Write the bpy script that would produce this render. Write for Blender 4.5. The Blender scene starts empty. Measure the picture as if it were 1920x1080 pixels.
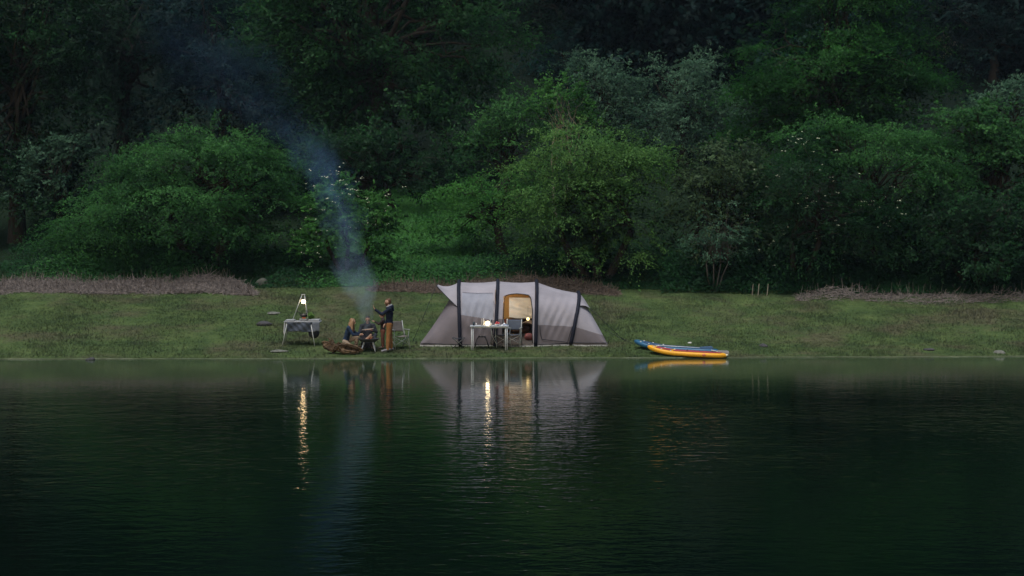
import bpy, math, random
import numpy as np
from math import sin, cos, pi, radians as R
from mathutils import Vector, Matrix
scene = bpy.context.scene
C = scene.collection

# ------------------------------------------------------------------ camera, sky, sun, exposure
F = 2875.0; CH = 4.0; HY = 443.0           # focal length in photo pixels, eye height, horizon row
cam = bpy.data.cameras.new('camera'); camo = bpy.data.objects.new('camera', cam); C.objects.link(camo)
camo.location = (0, 0, CH); camo.rotation_euler = (R(90), 0, 0)
cam.sensor_width = 36; cam.lens = F / 1920 * 36; cam.shift_y = -(540 - HY) / 1920
cam.clip_start = .5; cam.clip_end = 2000
scene.camera = camo
world = bpy.data.worlds.new('World'); scene.world = world; world.use_nodes = True
wn = world.node_tree; bg = wn.nodes['Background']
sky = wn.nodes.new('ShaderNodeTexSky'); sky.sky_type = 'NISHITA'; sky.sun_disc = False
SUN_EL, SUN_ROT = R(14), R(200)
sky.sun_elevation = SUN_EL; sky.sun_rotation = SUN_ROT; sky.air_density = 1.0; sky.dust_density = 1.0; sky.ozone_density = 1.5
wn.links.new(sky.outputs[0], bg.inputs[0]); bg.inputs[1].default_value = .050
sl = bpy.data.lights.new('sun', 'SUN'); sl.energy = 2.1; sl.angle = R(40); sl.color = (1, .97, .93)
so = bpy.data.objects.new('sun', sl); C.objects.link(so)
so.rotation_euler = (R(14), 0, R(-30))
scene.view_settings.view_transform = 'Standard'; scene.view_settings.look = 'None'
scene.view_settings.exposure = .9; scene.view_settings.gamma = 1
cy = scene.cycles
cy.use_denoising = True; cy.max_bounces = 7; cy.diffuse_bounces = 3; cy.glossy_bounces = 4; cy.transmission_bounces = 4
cy.transparent_max_bounces = 8; cy.volume_bounces = 0; cy.sample_clamp_indirect = 6; cy.caustics_reflective = False
cy.caustics_refractive = False; cy.volume_step_rate = 1.0; cy.volume_max_steps = 256

def P(px, py, Y):                       # photo pixel at depth Y -> world point
    return Vector(((px - 960) * Y / F, Y, CH - (py - HY) * Y / F))
def X(px, Y): return (px - 960) * Y / F
def Z(py, Y): return CH - (py - HY) * Y / F

# ------------------------------------------------------------------ helpers
def tag(o, label=None, cat=None, group=None, kind=None):
    if label: o['label'] = label
    if cat: o['category'] = cat
    if group: o['group'] = group
    if kind: o['kind'] = kind
    return o
def empty(name, loc=(0, 0, 0), rz=0):
    o = bpy.data.objects.new(name, None); C.objects.link(o)
    o.location = loc; o.rotation_euler = (0, 0, rz); o.empty_display_size = .2
    return o
def root_loc(o):
    v = Vector((0, 0, 0))
    while o: v += o.location; o = o.parent
    return v
def raw(name, V, faces, m, parent=None, smooth=False, world=False):
    V = np.asarray(V, dtype=np.float64).reshape(-1, 3)
    if world and parent is not None: V = V - np.array(root_loc(parent))
    me = bpy.data.meshes.new(name)
    if isinstance(faces, np.ndarray):
        k = faces.shape[1]; n = len(faces)
        me.vertices.add(len(V)); me.vertices.foreach_set('co', V.astype(np.float32).ravel())
        me.loops.add(n * k); me.loops.foreach_set('vertex_index', faces.astype(np.int32).ravel())
        me.polygons.add(n); me.polygons.foreach_set('loop_start', np.arange(0, n * k, k, dtype=np.int32))
        me.update(calc_edges=True)
    else:
        me.from_pydata([tuple(v) for v in V], [], faces); me.update()
    if smooth: me.polygons.foreach_set('use_smooth', [True] * len(me.polygons))
    if m: me.materials.append(m)
    o = bpy.data.objects.new(name, me); C.objects.link(o)
    if parent is not None: o.parent = parent
    return o
class MB:
    def __init__(s): s.v = []; s.f = []
    def add(s, v, f):
        n = len(s.v); s.v += [tuple(p) for p in v]; s.f += [tuple(i + n for i in q) for q in f]; return s
    def box(s, c, d, rz=0, ry=0, rx=0):
        M = Matrix.Translation(c) @ Matrix.Rotation(rz, 4, 'Z') @ Matrix.Rotation(ry, 4, 'Y') @ Matrix.Rotation(rx, 4, 'X')
        b = min(d) * .12; hx, hy, hz = d[0] / 2, d[1] / 2, d[2] / 2
        vs = []
        for z, i in ((-hz, b), (-hz + b, 0), (hz - b, 0), (hz, b)):
            for x, y in ((-hx + i, -hy + i), (hx - i, -hy + i), (hx - i, hy - i), (-hx + i, hy - i)): vs.append(M @ Vector((x, y, z)))
        f = [(3, 2, 1, 0), (12, 13, 14, 15)]
        for k in range(3):
            for j in range(4): f.append((k * 4 + j, k * 4 + (j + 1) % 4, k * 4 + 4 + (j + 1) % 4, k * 4 + 4 + j))
        return s.add(vs, f)
    def tube(s, pts, r, n=8, flat=1.0, side=None):
        pts = [Vector(p) for p in pts]; rr = r if isinstance(r, (list, tuple)) else [r] * len(pts)
        vs = []; a = None
        for i, p in enumerate(pts):
            d = (pts[min(i + 1, len(pts) - 1)] - pts[max(i - 1, 0)])
            d = d.normalized() if d.length > 1e-9 else Vector((0, 0, 1))
            if side is not None: a = Vector(side)
            elif a is None: a = d.orthogonal()
            a = (a - d * a.dot(d)); a = a.normalized() if a.length > 1e-6 else d.orthogonal().normalized()
            b = d.cross(a)
            for k in range(n):
                t = 2 * pi * k / n; vs.append(p + a * cos(t) * rr[i] + b * sin(t) * rr[i] * flat)
        f = [tuple(range(n - 1, -1, -1)), tuple((len(pts) - 1) * n + k for k in range(n))]
        for i in range(len(pts) - 1):
            for k in range(n): f.append((i * n + k, i * n + (k + 1) % n, (i + 1) * n + (k + 1) % n, (i + 1) * n + k))
        return s.add(vs, f)
    def cap(s, p, q, r1, r2, n=12, flat=1.0, side=None):       # round-ended tapered limb
        p = Vector(p); q = Vector(q); d = (q - p).normalized() if (q - p).length > 1e-6 else Vector((0, 0, 1))
        pts = []; rs = []
        for k in range(1, 5): t = k / 4 * pi / 2; pts.append(p - d * r1 * cos(t)); rs.append(r1 * sin(t))
        for k in range(4, 0, -1): t = k / 4 * pi / 2; pts.append(q + d * r2 * cos(t)); rs.append(r2 * sin(t))
        return s.tube(pts, rs, n, flat, side)
    def ball(s, c, r, n=12):
        r = r if isinstance(r, (list, tuple)) else (r, r, r); c = Vector(c); vs = []
        for i in range(1, n // 2):
            t = pi * i / (n // 2)
            for k in range(n): a = 2 * pi * k / n; vs.append(c + Vector((r[0] * sin(t) * cos(a), r[1] * sin(t) * sin(a), r[2] * cos(t))))
        m = len(vs); vs += [c + Vector((0, 0, r[2])), c - Vector((0, 0, r[2]))]; L = n // 2 - 1
        f = []
        for i in range(L - 1):
            for k in range(n): f.append((i * n + k, (i + 1) * n + k, (i + 1) * n + (k + 1) % n, i * n + (k + 1) % n))
        for k in range(n): f.append((m, k, (k + 1) % n)); f.append((m + 1, (L - 1) * n + (k + 1) % n, (L - 1) * n + k))
        return s.add(vs, f)
    def lathe(s, prof, c, n=20):
        c = Vector(c); vs = []
        for r, z in prof:
            for k in range(n): a = 2 * pi * k / n; vs.append(c + Vector((r * cos(a), r * sin(a), z)))
        f = [tuple(range(n - 1, -1, -1)), tuple((len(prof) - 1) * n + k for k in range(n))]
        for i in range(len(prof) - 1):
            for k in range(n): f.append((i * n + k, i * n + (k + 1) % n, (i + 1) * n + (k + 1) % n, (i + 1) * n + k))
        return s.add(vs, f)
    def sheet(s, fn, nu, nv):
        vs = [fn(i / nu, j / nv) for j in range(nv + 1) for i in range(nu + 1)]
        f = [(j * (nu + 1) + i, j * (nu + 1) + i + 1, (j + 1) * (nu + 1) + i + 1, (j + 1) * (nu + 1) + i) for j in range(nv) for i in range(nu)]
        return s.add(vs, f)
    def build(s, name, m, parent=None, smooth=False, world=False, solid=0):
        o = raw(name, np.array([tuple(v) for v in s.v]), s.f, m, parent, smooth, world)
        if solid:
            md = o.modifiers.new('solid', 'SOLIDIFY'); md.thickness = solid; md.offset = 0
        return o

def new_mat(name):
    m = bpy.data.materials.new(name); m.use_nodes = True
    return m, m.node_tree, m.node_tree.nodes['Principled BSDF']
def mat(name, col, rough=.7, spec=.3, var=.25, vs=6.0, bump=0.0, bs=30.0, metal=0, emit=None, es=0, stretch=(1, 1, 1), col2=None):
    m, nt, b = new_mat(name)
    b.inputs['Roughness'].default_value = rough; b.inputs['Specular IOR Level'].default_value = spec
    b.inputs['Metallic'].default_value = metal
    tc = nt.nodes.new('ShaderNodeTexCoord'); mp = nt.nodes.new('ShaderNodeMapping'); mp.inputs['Scale'].default_value = stretch
    nt.links.new(tc.outputs['Object'], mp.inputs[0])
    n = nt.nodes.new('ShaderNodeTexNoise'); n.inputs['Scale'].default_value = vs; n.inputs['Detail'].default_value = 4
    nt.links.new(mp.outputs[0], n.inputs['Vector'])
    r = nt.nodes.new('ShaderNodeValToRGB'); r.color_ramp.elements[0].position = .3; r.color_ramp.elements[1].position = .7
    a = [c * (1 - var) for c in col]; c2 = col2 or [min(1, c * (1 + var)) for c in col]
    r.color_ramp.elements[0].color = (*a, 1); r.color_ramp.elements[1].color = (*c2, 1)
    nt.links.new(n.outputs[0], r.inputs[0]); nt.links.new(r.outputs[0], b.inputs['Base Color'])
    if bump:
        n2 = nt.nodes.new('ShaderNodeTexNoise'); n2.inputs['Scale'].default_value = bs; n2.inputs['Detail'].default_value = 3
        nt.links.new(mp.outputs[0], n2.inputs['Vector'])
        bp = nt.nodes.new('ShaderNodeBump'); bp.inputs['Strength'].default_value = 1; bp.inputs['Distance'].default_value = bump
        nt.links.new(n2.outputs[0], bp.inputs['Height']); nt.links.new(bp.outputs[0], b.inputs['Normal'])
    if emit: b.inputs['Emission Color'].default_value = (*emit, 1); b.inputs['Emission Strength'].default_value = es
    return m

def shore(x): return 50.05 - .022 * np.clip(-x, 0, 30) + .045 * np.clip(x, 0, 40) + .05 * np.sin(x * .9) + .04 * np.sin(x * 2.3 + 1)
def fbm(x, y, s, seed=0):
    r = np.random.RandomState(seed); v = 0
    for o in range(4):
        for _ in range(3):
            a = r.rand() * 2 * pi; k = s * 2 ** o * (.7 + .6 * r.rand())
            v = v + np.sin((x * cos(a) + y * sin(a)) * k + r.rand() * 6.28) / (2 ** o) / 3
    return v
def ground(x, y):
    x = np.asarray(x, float); y = np.asarray(y, float); s = y - shore(x)
    z = np.interp(s, [-60, -6, 0, 3, 12, 16, 32, 42, 69, 104, 154, 400], [-5, -.8, 0, .33, 1.85, 2.6, 5.6, 8.7, 22, 46, 90, 130])
    w = np.clip((s - .6) / 3, 0, 1)
    z = z + w * (.05 * fbm(x, y, .8, 3) + .018 * fbm(x, y, 4, 5)) + np.clip((s - 11) / 20, 0, 1) * .25 * fbm(x, y, .3, 8)
    return z
GXS = np.linspace(-32, 32, 1281); GYS = np.linspace(46, 96, 1001); GT = ground(*np.meshgrid(GXS, GYS)).tolist()
def G(x, y):
    if not (-32 < x < 31.9 and 46 < y < 95.9): return float(ground(x, y))
    a = (x + 32) * 20; b = (y - 46) * 20; i = int(a); j = int(b); a -= i; b -= j
    return (GT[j][i] * (1 - a) + GT[j][i + 1] * a) * (1 - b) + (GT[j + 1][i] * (1 - a) + GT[j + 1][i + 1] * a) * b

# ------------------------------------------------------------------ ground and lake
xs = np.concatenate([np.linspace(-420, -45, 30), np.linspace(-44, -22, 60)[:-1], np.linspace(-22, 22, 380), np.linspace(22, 44, 60)[1:], np.linspace(46, 420, 30)])
ys = np.concatenate([np.linspace(-60, 46, 20), np.linspace(47, 49, 8)[:-1], np.linspace(49, 70, 240), np.linspace(70, 92, 90)[1:], np.linspace(93, 460, 90)])
gx, gy = np.meshgrid(xs, ys); gz = ground(gx, gy)
nx, ny = len(xs), len(ys); ii = (np.arange(ny - 1)[:, None] * nx + np.arange(nx - 1)[None, :]).ravel()
GF = np.stack([ii, ii + 1, ii + nx + 1, ii + nx], 1)
gm, nt, b = new_mat('meadow_ground')
b.inputs['Roughness'].default_value = .9; b.inputs['Specular IOR Level'].default_value = .1
geo = nt.nodes.new('ShaderNodeNewGeometry')
def noise(nt, vec, sc, det=4, rough=.5, dist=0):
    n = nt.nodes.new('ShaderNodeTexNoise'); n.inputs['Scale'].default_value = sc; n.inputs['Detail'].default_value = det
    n.inputs['Roughness'].default_value = rough; n.inputs['Distortion'].default_value = dist
    if vec: nt.links.new(vec, n.inputs['Vector'])
    return n.outputs[0]
def ramp(nt, fac, stops):
    r = nt.nodes.new('ShaderNodeValToRGB'); e = r.color_ramp.elements
    e[0].position, e[0].color = stops[0][0], (*stops[0][1], 1); e[1].position, e[1].color = stops[-1][0], (*stops[-1][1], 1)
    for p, c in stops[1:-1]: q = e.new(p); q.color = (*c, 1)
    nt.links.new(fac, r.inputs[0]); return r.outputs[0]
def mix(nt, fac, a, b_):
    m = nt.nodes.new('ShaderNodeMix'); m.data_type = 'RGBA'
    for s_, v in ((m.inputs[0], fac), (m.inputs[6], a), (m.inputs[7], b_)):
        if hasattr(v, 'is_linked'): nt.links.new(v, s_)
        else: s_.default_value = v if isinstance(v, (int, float)) else (*v, 1)
    return m.outputs[2]
def mth(nt, op, a, b_=None, c=None, clamp=False):
    m = nt.nodes.new('ShaderNodeMath'); m.operation = op; m.use_clamp = clamp
    for s_, v in zip(m.inputs, (a, b_, c)):
        if v is None: continue
        if hasattr(v, 'is_linked'): nt.links.new(v, s_)
        else: s_.default_value = v
    return m.outputs[0]
pos = geo.outputs['Position']
def grass_colour(nt, pos):
    g1 = ramp(nt, noise(nt, pos, .9, 6, .65), [(.3, (.034, .061, .024)), (.5, (.053, .086, .030)), (.7, (.084, .121, .043))])
    soil = ramp(nt, noise(nt, pos, 2.5, 5, .7), [(.3, (.048, .047, .028)), (.7, (.100, .092, .058))])
    patch = ramp(nt, noise(nt, pos, .32, 5, .6), [(.48, (0, 0, 0)), (.64, (.8, .8, .8))])
    sp_ = nt.nodes.new('ShaderNodeSeparateXYZ'); nt.links.new(pos, sp_.inputs[0])
    ax = mth(nt, 'MULTIPLY', mth(nt, 'ADD', sp_.outputs[0], 2.0), .17); ay = mth(nt, 'MULTIPLY', mth(nt, 'SUBTRACT', sp_.outputs[1], 51.9), .75)
    tr_ = mth(nt, 'SUBTRACT', 1.15, mth(nt, 'ADD', mth(nt, 'MULTIPLY', ax, ax), mth(nt, 'MULTIPLY', ay, ay)), clamp=True)
    trod = mth(nt, 'MULTIPLY', tr_, mth(nt, 'MULTIPLY', mth(nt, 'SUBTRACT', noise(nt, pos, 1.7, 5, .65), .36, clamp=True), 4.0), clamp=True)
    c = mix(nt, mth(nt, 'MAXIMUM', patch, mth(nt, 'MULTIPLY', trod, .85)), g1, soil)
    fine = ramp(nt, noise(nt, pos, 9, 4, .7), [(.3, (.78, .78, .78)), (.7, (1.16, 1.16, 1.12))])
    mm = nt.nodes.new('ShaderNodeMix'); mm.data_type = 'RGBA'; mm.blend_type = 'MULTIPLY'; mm.inputs[0].default_value = 1
    nt.links.new(c, mm.inputs[6]); nt.links.new(fine, mm.inputs[7]); return mm.outputs[2]
gc = grass_colour(nt, pos)
sep = nt.nodes.new('ShaderNodeSeparateXYZ'); nt.links.new(pos, sep.inputs[0])
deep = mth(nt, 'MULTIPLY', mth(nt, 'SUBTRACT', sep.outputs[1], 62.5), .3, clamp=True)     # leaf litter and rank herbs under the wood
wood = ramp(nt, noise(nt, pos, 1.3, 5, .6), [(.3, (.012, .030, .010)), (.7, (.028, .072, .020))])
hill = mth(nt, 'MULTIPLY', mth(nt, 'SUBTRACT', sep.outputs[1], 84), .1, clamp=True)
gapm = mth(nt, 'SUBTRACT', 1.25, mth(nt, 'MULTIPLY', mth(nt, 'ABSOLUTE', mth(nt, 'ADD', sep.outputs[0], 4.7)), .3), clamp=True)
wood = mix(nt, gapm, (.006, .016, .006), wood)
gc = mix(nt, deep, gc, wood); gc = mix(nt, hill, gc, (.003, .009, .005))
mud = mth(nt, 'MULTIPLY', mth(nt, 'SUBTRACT', .05, sep.outputs[2]), 14, clamp=True)
gc = mix(nt, mud, gc, (.05, .055, .028))
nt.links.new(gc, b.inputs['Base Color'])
bp = nt.nodes.new('ShaderNodeBump'); bp.inputs['Distance'].default_value = .08
nt.links.new(noise(nt, pos, 7, 6, .7), bp.inputs['Height']); nt.links.new(bp.outputs[0], b.inputs['Normal'])
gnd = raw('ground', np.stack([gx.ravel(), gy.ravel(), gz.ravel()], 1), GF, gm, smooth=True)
tag(gnd, 'sloping grassy bank of the lake rising into the wooded hillside', 'ground', kind='structure')

wm, nt, b = new_mat('lake_water')
b.inputs['Base Color'].default_value = (.0015, .006, .0045, 1); b.inputs['Roughness'].default_value = .045
b.inputs['IOR'].default_value = 1.33; b.inputs['Specular IOR Level'].default_value = .5
geo = nt.nodes.new('ShaderNodeNewGeometry'); pos = geo.outputs['Position']
def wave(scale, sx, det, w=0):
    mp = nt.nodes.new('ShaderNodeMapping'); mp.inputs['Scale'].default_value = (sx, 1, 1); mp.inputs['Rotation'].default_value = (0, 0, w)
    nt.links.new(pos, mp.inputs[0]); return noise(nt, mp.outputs[0], scale, det, .5, .4)
sep = nt.nodes.new('ShaderNodeSeparateXYZ'); nt.links.new(pos, sep.inputs[0])
hgt = mth(nt, 'ADD', mth(nt, 'MULTIPLY', wave(4.6, .62, 3, .08), .0135), mth(nt, 'MULTIPLY', wave(1.1, .6, 1, -.1), .013))
hgt = mth(nt, 'ADD', hgt, mth(nt, 'MULTIPLY', wave(10, .6, 1), .0022))
shal = mth(nt, 'MULTIPLY', mth(nt, 'SUBTRACT', sep.outputs[1], 38), .10, clamp=True)
nt.links.new(mix(nt, shal, (.0008, .0036, .0025), (.028, .048, .024)), b.inputs['Base Color'])
nt.links.new(mth(nt, 'ADD', mth(nt, 'MULTIPLY', shal, .045), .04), b.inputs['Roughness'])
calm = nt.nodes.new('ShaderNodeMapRange'); calm.inputs[1].default_value = 33; calm.inputs[2].default_value = 44
calm.inputs[3].default_value = 1; calm.inputs[4].default_value = .13; calm.interpolation_type = 'SMOOTHSTEP'
nt.links.new(sep.outputs[1], calm.inputs[0])
gust = ramp(nt, noise(nt, pos, .10, 2), [(.35, (.55, .55, .55)), (.65, (1.15, 1.15, 1.15))])
bp = nt.nodes.new('ShaderNodeBump'); bp.inputs['Distance'].default_value = 1
nt.links.new(mth(nt, 'MULTIPLY', calm.outputs[0], gust), bp.inputs['Strength'])
nt.links.new(hgt, bp.inputs['Height']); nt.links.new(bp.outputs[0], b.inputs['Normal'])
lake = MB().add([(-420, -200, 0), (420, -200, 0), (420, 56, 0), (-420, 56, 0)], [(0, 1, 2, 3)]).build('lake', wm)
tag(lake, 'dark rippled lake water reflecting the wood, tent and lamps', 'lake', kind='structure')
# pale strip along the waterline, sky glint painted as its own colour
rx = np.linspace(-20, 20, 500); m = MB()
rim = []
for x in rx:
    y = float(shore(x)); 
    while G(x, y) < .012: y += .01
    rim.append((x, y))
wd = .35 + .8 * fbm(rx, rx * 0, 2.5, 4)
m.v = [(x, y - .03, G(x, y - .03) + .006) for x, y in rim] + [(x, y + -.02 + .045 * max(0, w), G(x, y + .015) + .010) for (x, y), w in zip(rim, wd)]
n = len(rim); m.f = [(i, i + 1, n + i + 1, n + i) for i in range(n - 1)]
tag(m.build('shoreline', mat('glint_rim', (.085, .105, .06), .5, .5, .6, 3)), 'thin pale strip painted as the sky glint where the grass meets the water', 'shoreline', kind='structure')

# ------------------------------------------------------------------ foliage
def leaf_mat(name, dark, light, trans=.25):
    m, nt, b = new_mat(name)
    at = nt.nodes.new('ShaderNodeAttribute'); at.attribute_name = 'tint'
    c = ramp(nt, at.outputs['Fac'], [(0, dark), (.6, [(a + d) / 2 for a, d in zip(dark, light)]), (1, light)])
    nt.links.new(c, b.inputs['Base Color']); b.inputs['Roughness'].default_value = .6; b.inputs['Specular IOR Level'].default_value = .12
    tr = nt.nodes.new('ShaderNodeBsdfTranslucent'); nt.links.new(c, tr.inputs[0])
    an = nt.nodes.new('ShaderNodeAttribute'); an.attribute_name = 'leafn'; nt.links.new(an.outputs['Vector'], b.inputs['Normal'])
    mx = nt.nodes.new('ShaderNodeMixShader'); mx.inputs[0].default_value = trans
    nt.links.new(b.outputs[0], mx.inputs[1]); nt.links.new(tr.outputs[0], mx.inputs[2])
    nt.links.new(mx.outputs[0], nt.nodes['Material Output'].inputs[0]); return m
def norm(a): return a / np.maximum(np.linalg.norm(a, axis=1, keepdims=True), 1e-9)
def leaves(cen, axis, nrm, L, W):
    axis = norm(axis); side = norm(np.cross(nrm, axis)); L = L[:, None]; W = W[:, None]
    V = np.stack([cen - axis * L / 2, cen + side * W / 2 - axis * L * .08, cen + axis * L / 2, cen - side * W / 2 - axis * L * .08], 1)
    return V.reshape(-1, 3)
def leaf_obj(name, parts, m, parent=None, world=False):
    V = np.concatenate([p[0] for p in parts]); T = np.concatenate([p[1] for p in parts])
    n = len(V) // 4; Fc = np.arange(n * 4).reshape(n, 4)
    o = raw(name, V, Fc, m, parent, world=world)
    at = o.data.attributes.new('tint', 'FLOAT', 'FACE'); at.data.foreach_set('value', T.astype(np.float32))
    N = np.concatenate([p[2] if len(p) > 2 else np.tile([0, -.25, .97], (len(p[1]), 1)) for p in parts])
    at = o.data.attributes.new('leafn', 'FLOAT_VECTOR', 'FACE'); at.data.foreach_set('vector', N.astype(np.float32).ravel())
    return o
STY = {  # bough radius, flatness, droop, spray length, leaf tilt, inner share
    'layer': dict(br=1.0, fl=.14, dr=.34, tilt=.6, up=1.0, per=26, fln=1.35, fw=.13),
    'beech': dict(br=1.25, fl=.20, dr=.26, tilt=.6, up=.8, per=24, fln=1.3, fw=.18),
    'clump': dict(br=.85, fl=.65, dr=.12, tilt=.9, up=.4, pull=0),
    'willow': dict(br=.75, fl=1.15, dr=.3, tilt=1.2, up=.2, pull=0),
    'wild': dict(br=.8, fl=.4, dr=.3, tilt=.8, up=.5, pull=0)}
def crown_leaves(lobes, style, dens, leaf, rs, scale=1.0, gap=.1):
    """lobes: list of (centre xyz, radii xyz). Boughs are flat or round sprays of leaves set on the lobes' shell."""
    st = STY[style]; out = []; boughs = []
    br = st['br'] * scale; ph = rs.rand(4) * 6.28
    for li, (c, r) in enumerate(lobes):
        c = np.array(c, float); r = np.array(r, float)
        area = 4 * pi * ((r[0] * r[1]) ** 1.6 / 3 + (r[0] * r[2]) ** 1.6 / 3 + (r[1] * r[2]) ** 1.6 / 3) ** (1 / 1.6)
        nb = max(5, int(area / (br * br) * 1.15))
        d = norm(rs.normal(size=(nb, 3))); d[:, 2] = np.where(d[:, 2] < -.55, -d[:, 2], d[:, 2])
        q = 1 - .6 * rs.rand(nb) ** 2.6 + (.11 if st['fl'] < .5 else .08) * rs.normal(size=nb)
        for k in range(nb):
            p = c + d[k] * r * q[k]
            inside = False
            for lj, (c2, r2) in enumerate(lobes):
                if lj != li and np.sum(((p - c2) / np.array(r2)) ** 2) < .42: inside = True
            if inside and rs.rand() < .75: continue
            if rs.rand() < gap: continue
            w_ = p / br
            if sin(1.15 * w_[0] + ph[0]) * sin(1.05 * w_[1] + ph[1]) + sin(1.5 * w_[2] + ph[2]) * .6 + .35 * sin(.6 * w_[0] - .8 * w_[2] + ph[3]) < -.75: continue
            boughs.append((p, d[k], c, q[k]))
    for p, d, c, q in boughs:
        s = br * (.65 + .7 * rs.rand()); n = int(dens * s * s * 4 * (.7 + .6 * rs.rand()))
        if n < 4: continue
        # fronds radiating outward within the bough
        nf = max(3, n // st.get('per', 16)); ff = rs.randint(0, nf, n)
        od = np.array([d[0], d[1], d[2] * .35 * (1 if st['fl'] < .5 else 2)]); od = od / (np.linalg.norm(od) + 1e-9)
        fa = rs.normal(size=(nf, 3)) * [1, 1, st['fl']] * .75 + od * .8
        fa = norm(fa); fl = s * st.get('fln', 1) * (.55 + .75 * rs.rand(nf)); fb = rs.normal(size=(nf, 3)) * s * .30 * np.array([1, 1, st['fl']])
        u = rs.rand(n) ** .75
        fdir = fa[ff]; L_ = fl[ff]
        sd = norm(np.cross(fdir, np.array([0, 0, 1.0]) + rs.normal(size=(nf, 3))[ff] * .25))
        pos = p + fb[ff] + fdir * (u * L_)[:, None] + sd * ((rs.rand(n) - .5) * st.get('fw', .30) * s * (1 - u * .6))[:, None]
        pos[:, 2] -= st['dr'] * L_ * u * u * 1.4
        pos += rs.normal(size=(n, 3)) * .045 * s
        fd = fdir.copy(); fd[:, 2] -= 2 * st['dr'] * u * .6
        ax = norm(fd + rs.normal(size=(n, 3)) * .55)
        nr = norm(np.array([0, 0, st['up']]) + d * .35 + rs.normal(size=(n, 3)) * st['tilt'] * .6)
        ll = leaf * (.6 + .8 * rs.rand(n))
        V = leaves(pos, ax, nr, ll, ll * (.42 + .2 * rs.rand(n)))
        t = np.clip(.45 + .22 * rs.normal() + .16 * rs.normal(size=nf)[ff] + .05 * rs.normal(size=n) + .1 * (u - .5), 0, 1)
        sn = (pos - p) / s * [1, 1, .8]; sn = sn + np.array([0, 0, .95]) + d * .6 + sd * 0 + rs.normal(size=(nf, 3))[ff] * .38 + rs.normal(size=(n, 3)) * .16 + fdir * u[:, None] * .4
        out.append((V, t, norm(sn)))
    return out, boughs
def limb(m, a, b, r0, r1, rs, k=5, wob=.08, n=7):
    a = np.array(a, float); b = np.array(b, float); L = np.linalg.norm(b - a); pts = []
    for i in range(k + 1):
        t = i / k; p = a + (b - a) * t; p = p + (rs.normal(size=3) * wob * L * .5 if 0 < i < k else 0)
        p[2] += sin(pi * t) * L * .10
        pts.append(p)
    m.tube([tuple(p) for p in pts], [r0 + (r1 - r0) * (i / k) ** .8 for i in range(k + 1)], n)
BARK = mat('bark_dark', (.020, .017, .013), .9, .2, .4, 5, .03, 14, stretch=(1, 1, .3))
BARKP = mat('bark_pale', (.22, .20, .16), .85, .2, .35, 6, .02, 14, stretch=(1, 1, .3))
BARKM = mat('bark_grey', (.045, .042, .036), .85, .2, .35, 6, .02, 14, stretch=(1, 1, .3))
LM = {
    'deep': leaf_mat('leaf_deep_green', (.003, .019, .007), (.017, .069, .021)),
    'rich': leaf_mat('leaf_rich_green', (.003, .027, .006), (.027, .118, .019)),
    'oak': leaf_mat('leaf_oak_green', (.005, .033, .011), (.032, .118, .030)),
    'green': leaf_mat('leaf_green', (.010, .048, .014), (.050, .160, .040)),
    'bright': leaf_mat('leaf_bright_green', (.017, .080, .016), (.070, .215, .043)),
    'yellow': leaf_mat('leaf_yellow_green', (.026, .088, .020), (.110, .235, .060)),
    'grey': leaf_mat('leaf_grey_green', (.022, .066, .040), (.080, .165, .098)),
    'olive': leaf_mat('leaf_olive', (.018, .044, .019), (.070, .122, .054)),
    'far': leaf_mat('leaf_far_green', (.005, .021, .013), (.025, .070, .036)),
    'blue': leaf_mat('leaf_blue_green', (.002, .013, .013), (.010, .042, .036))}
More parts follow.
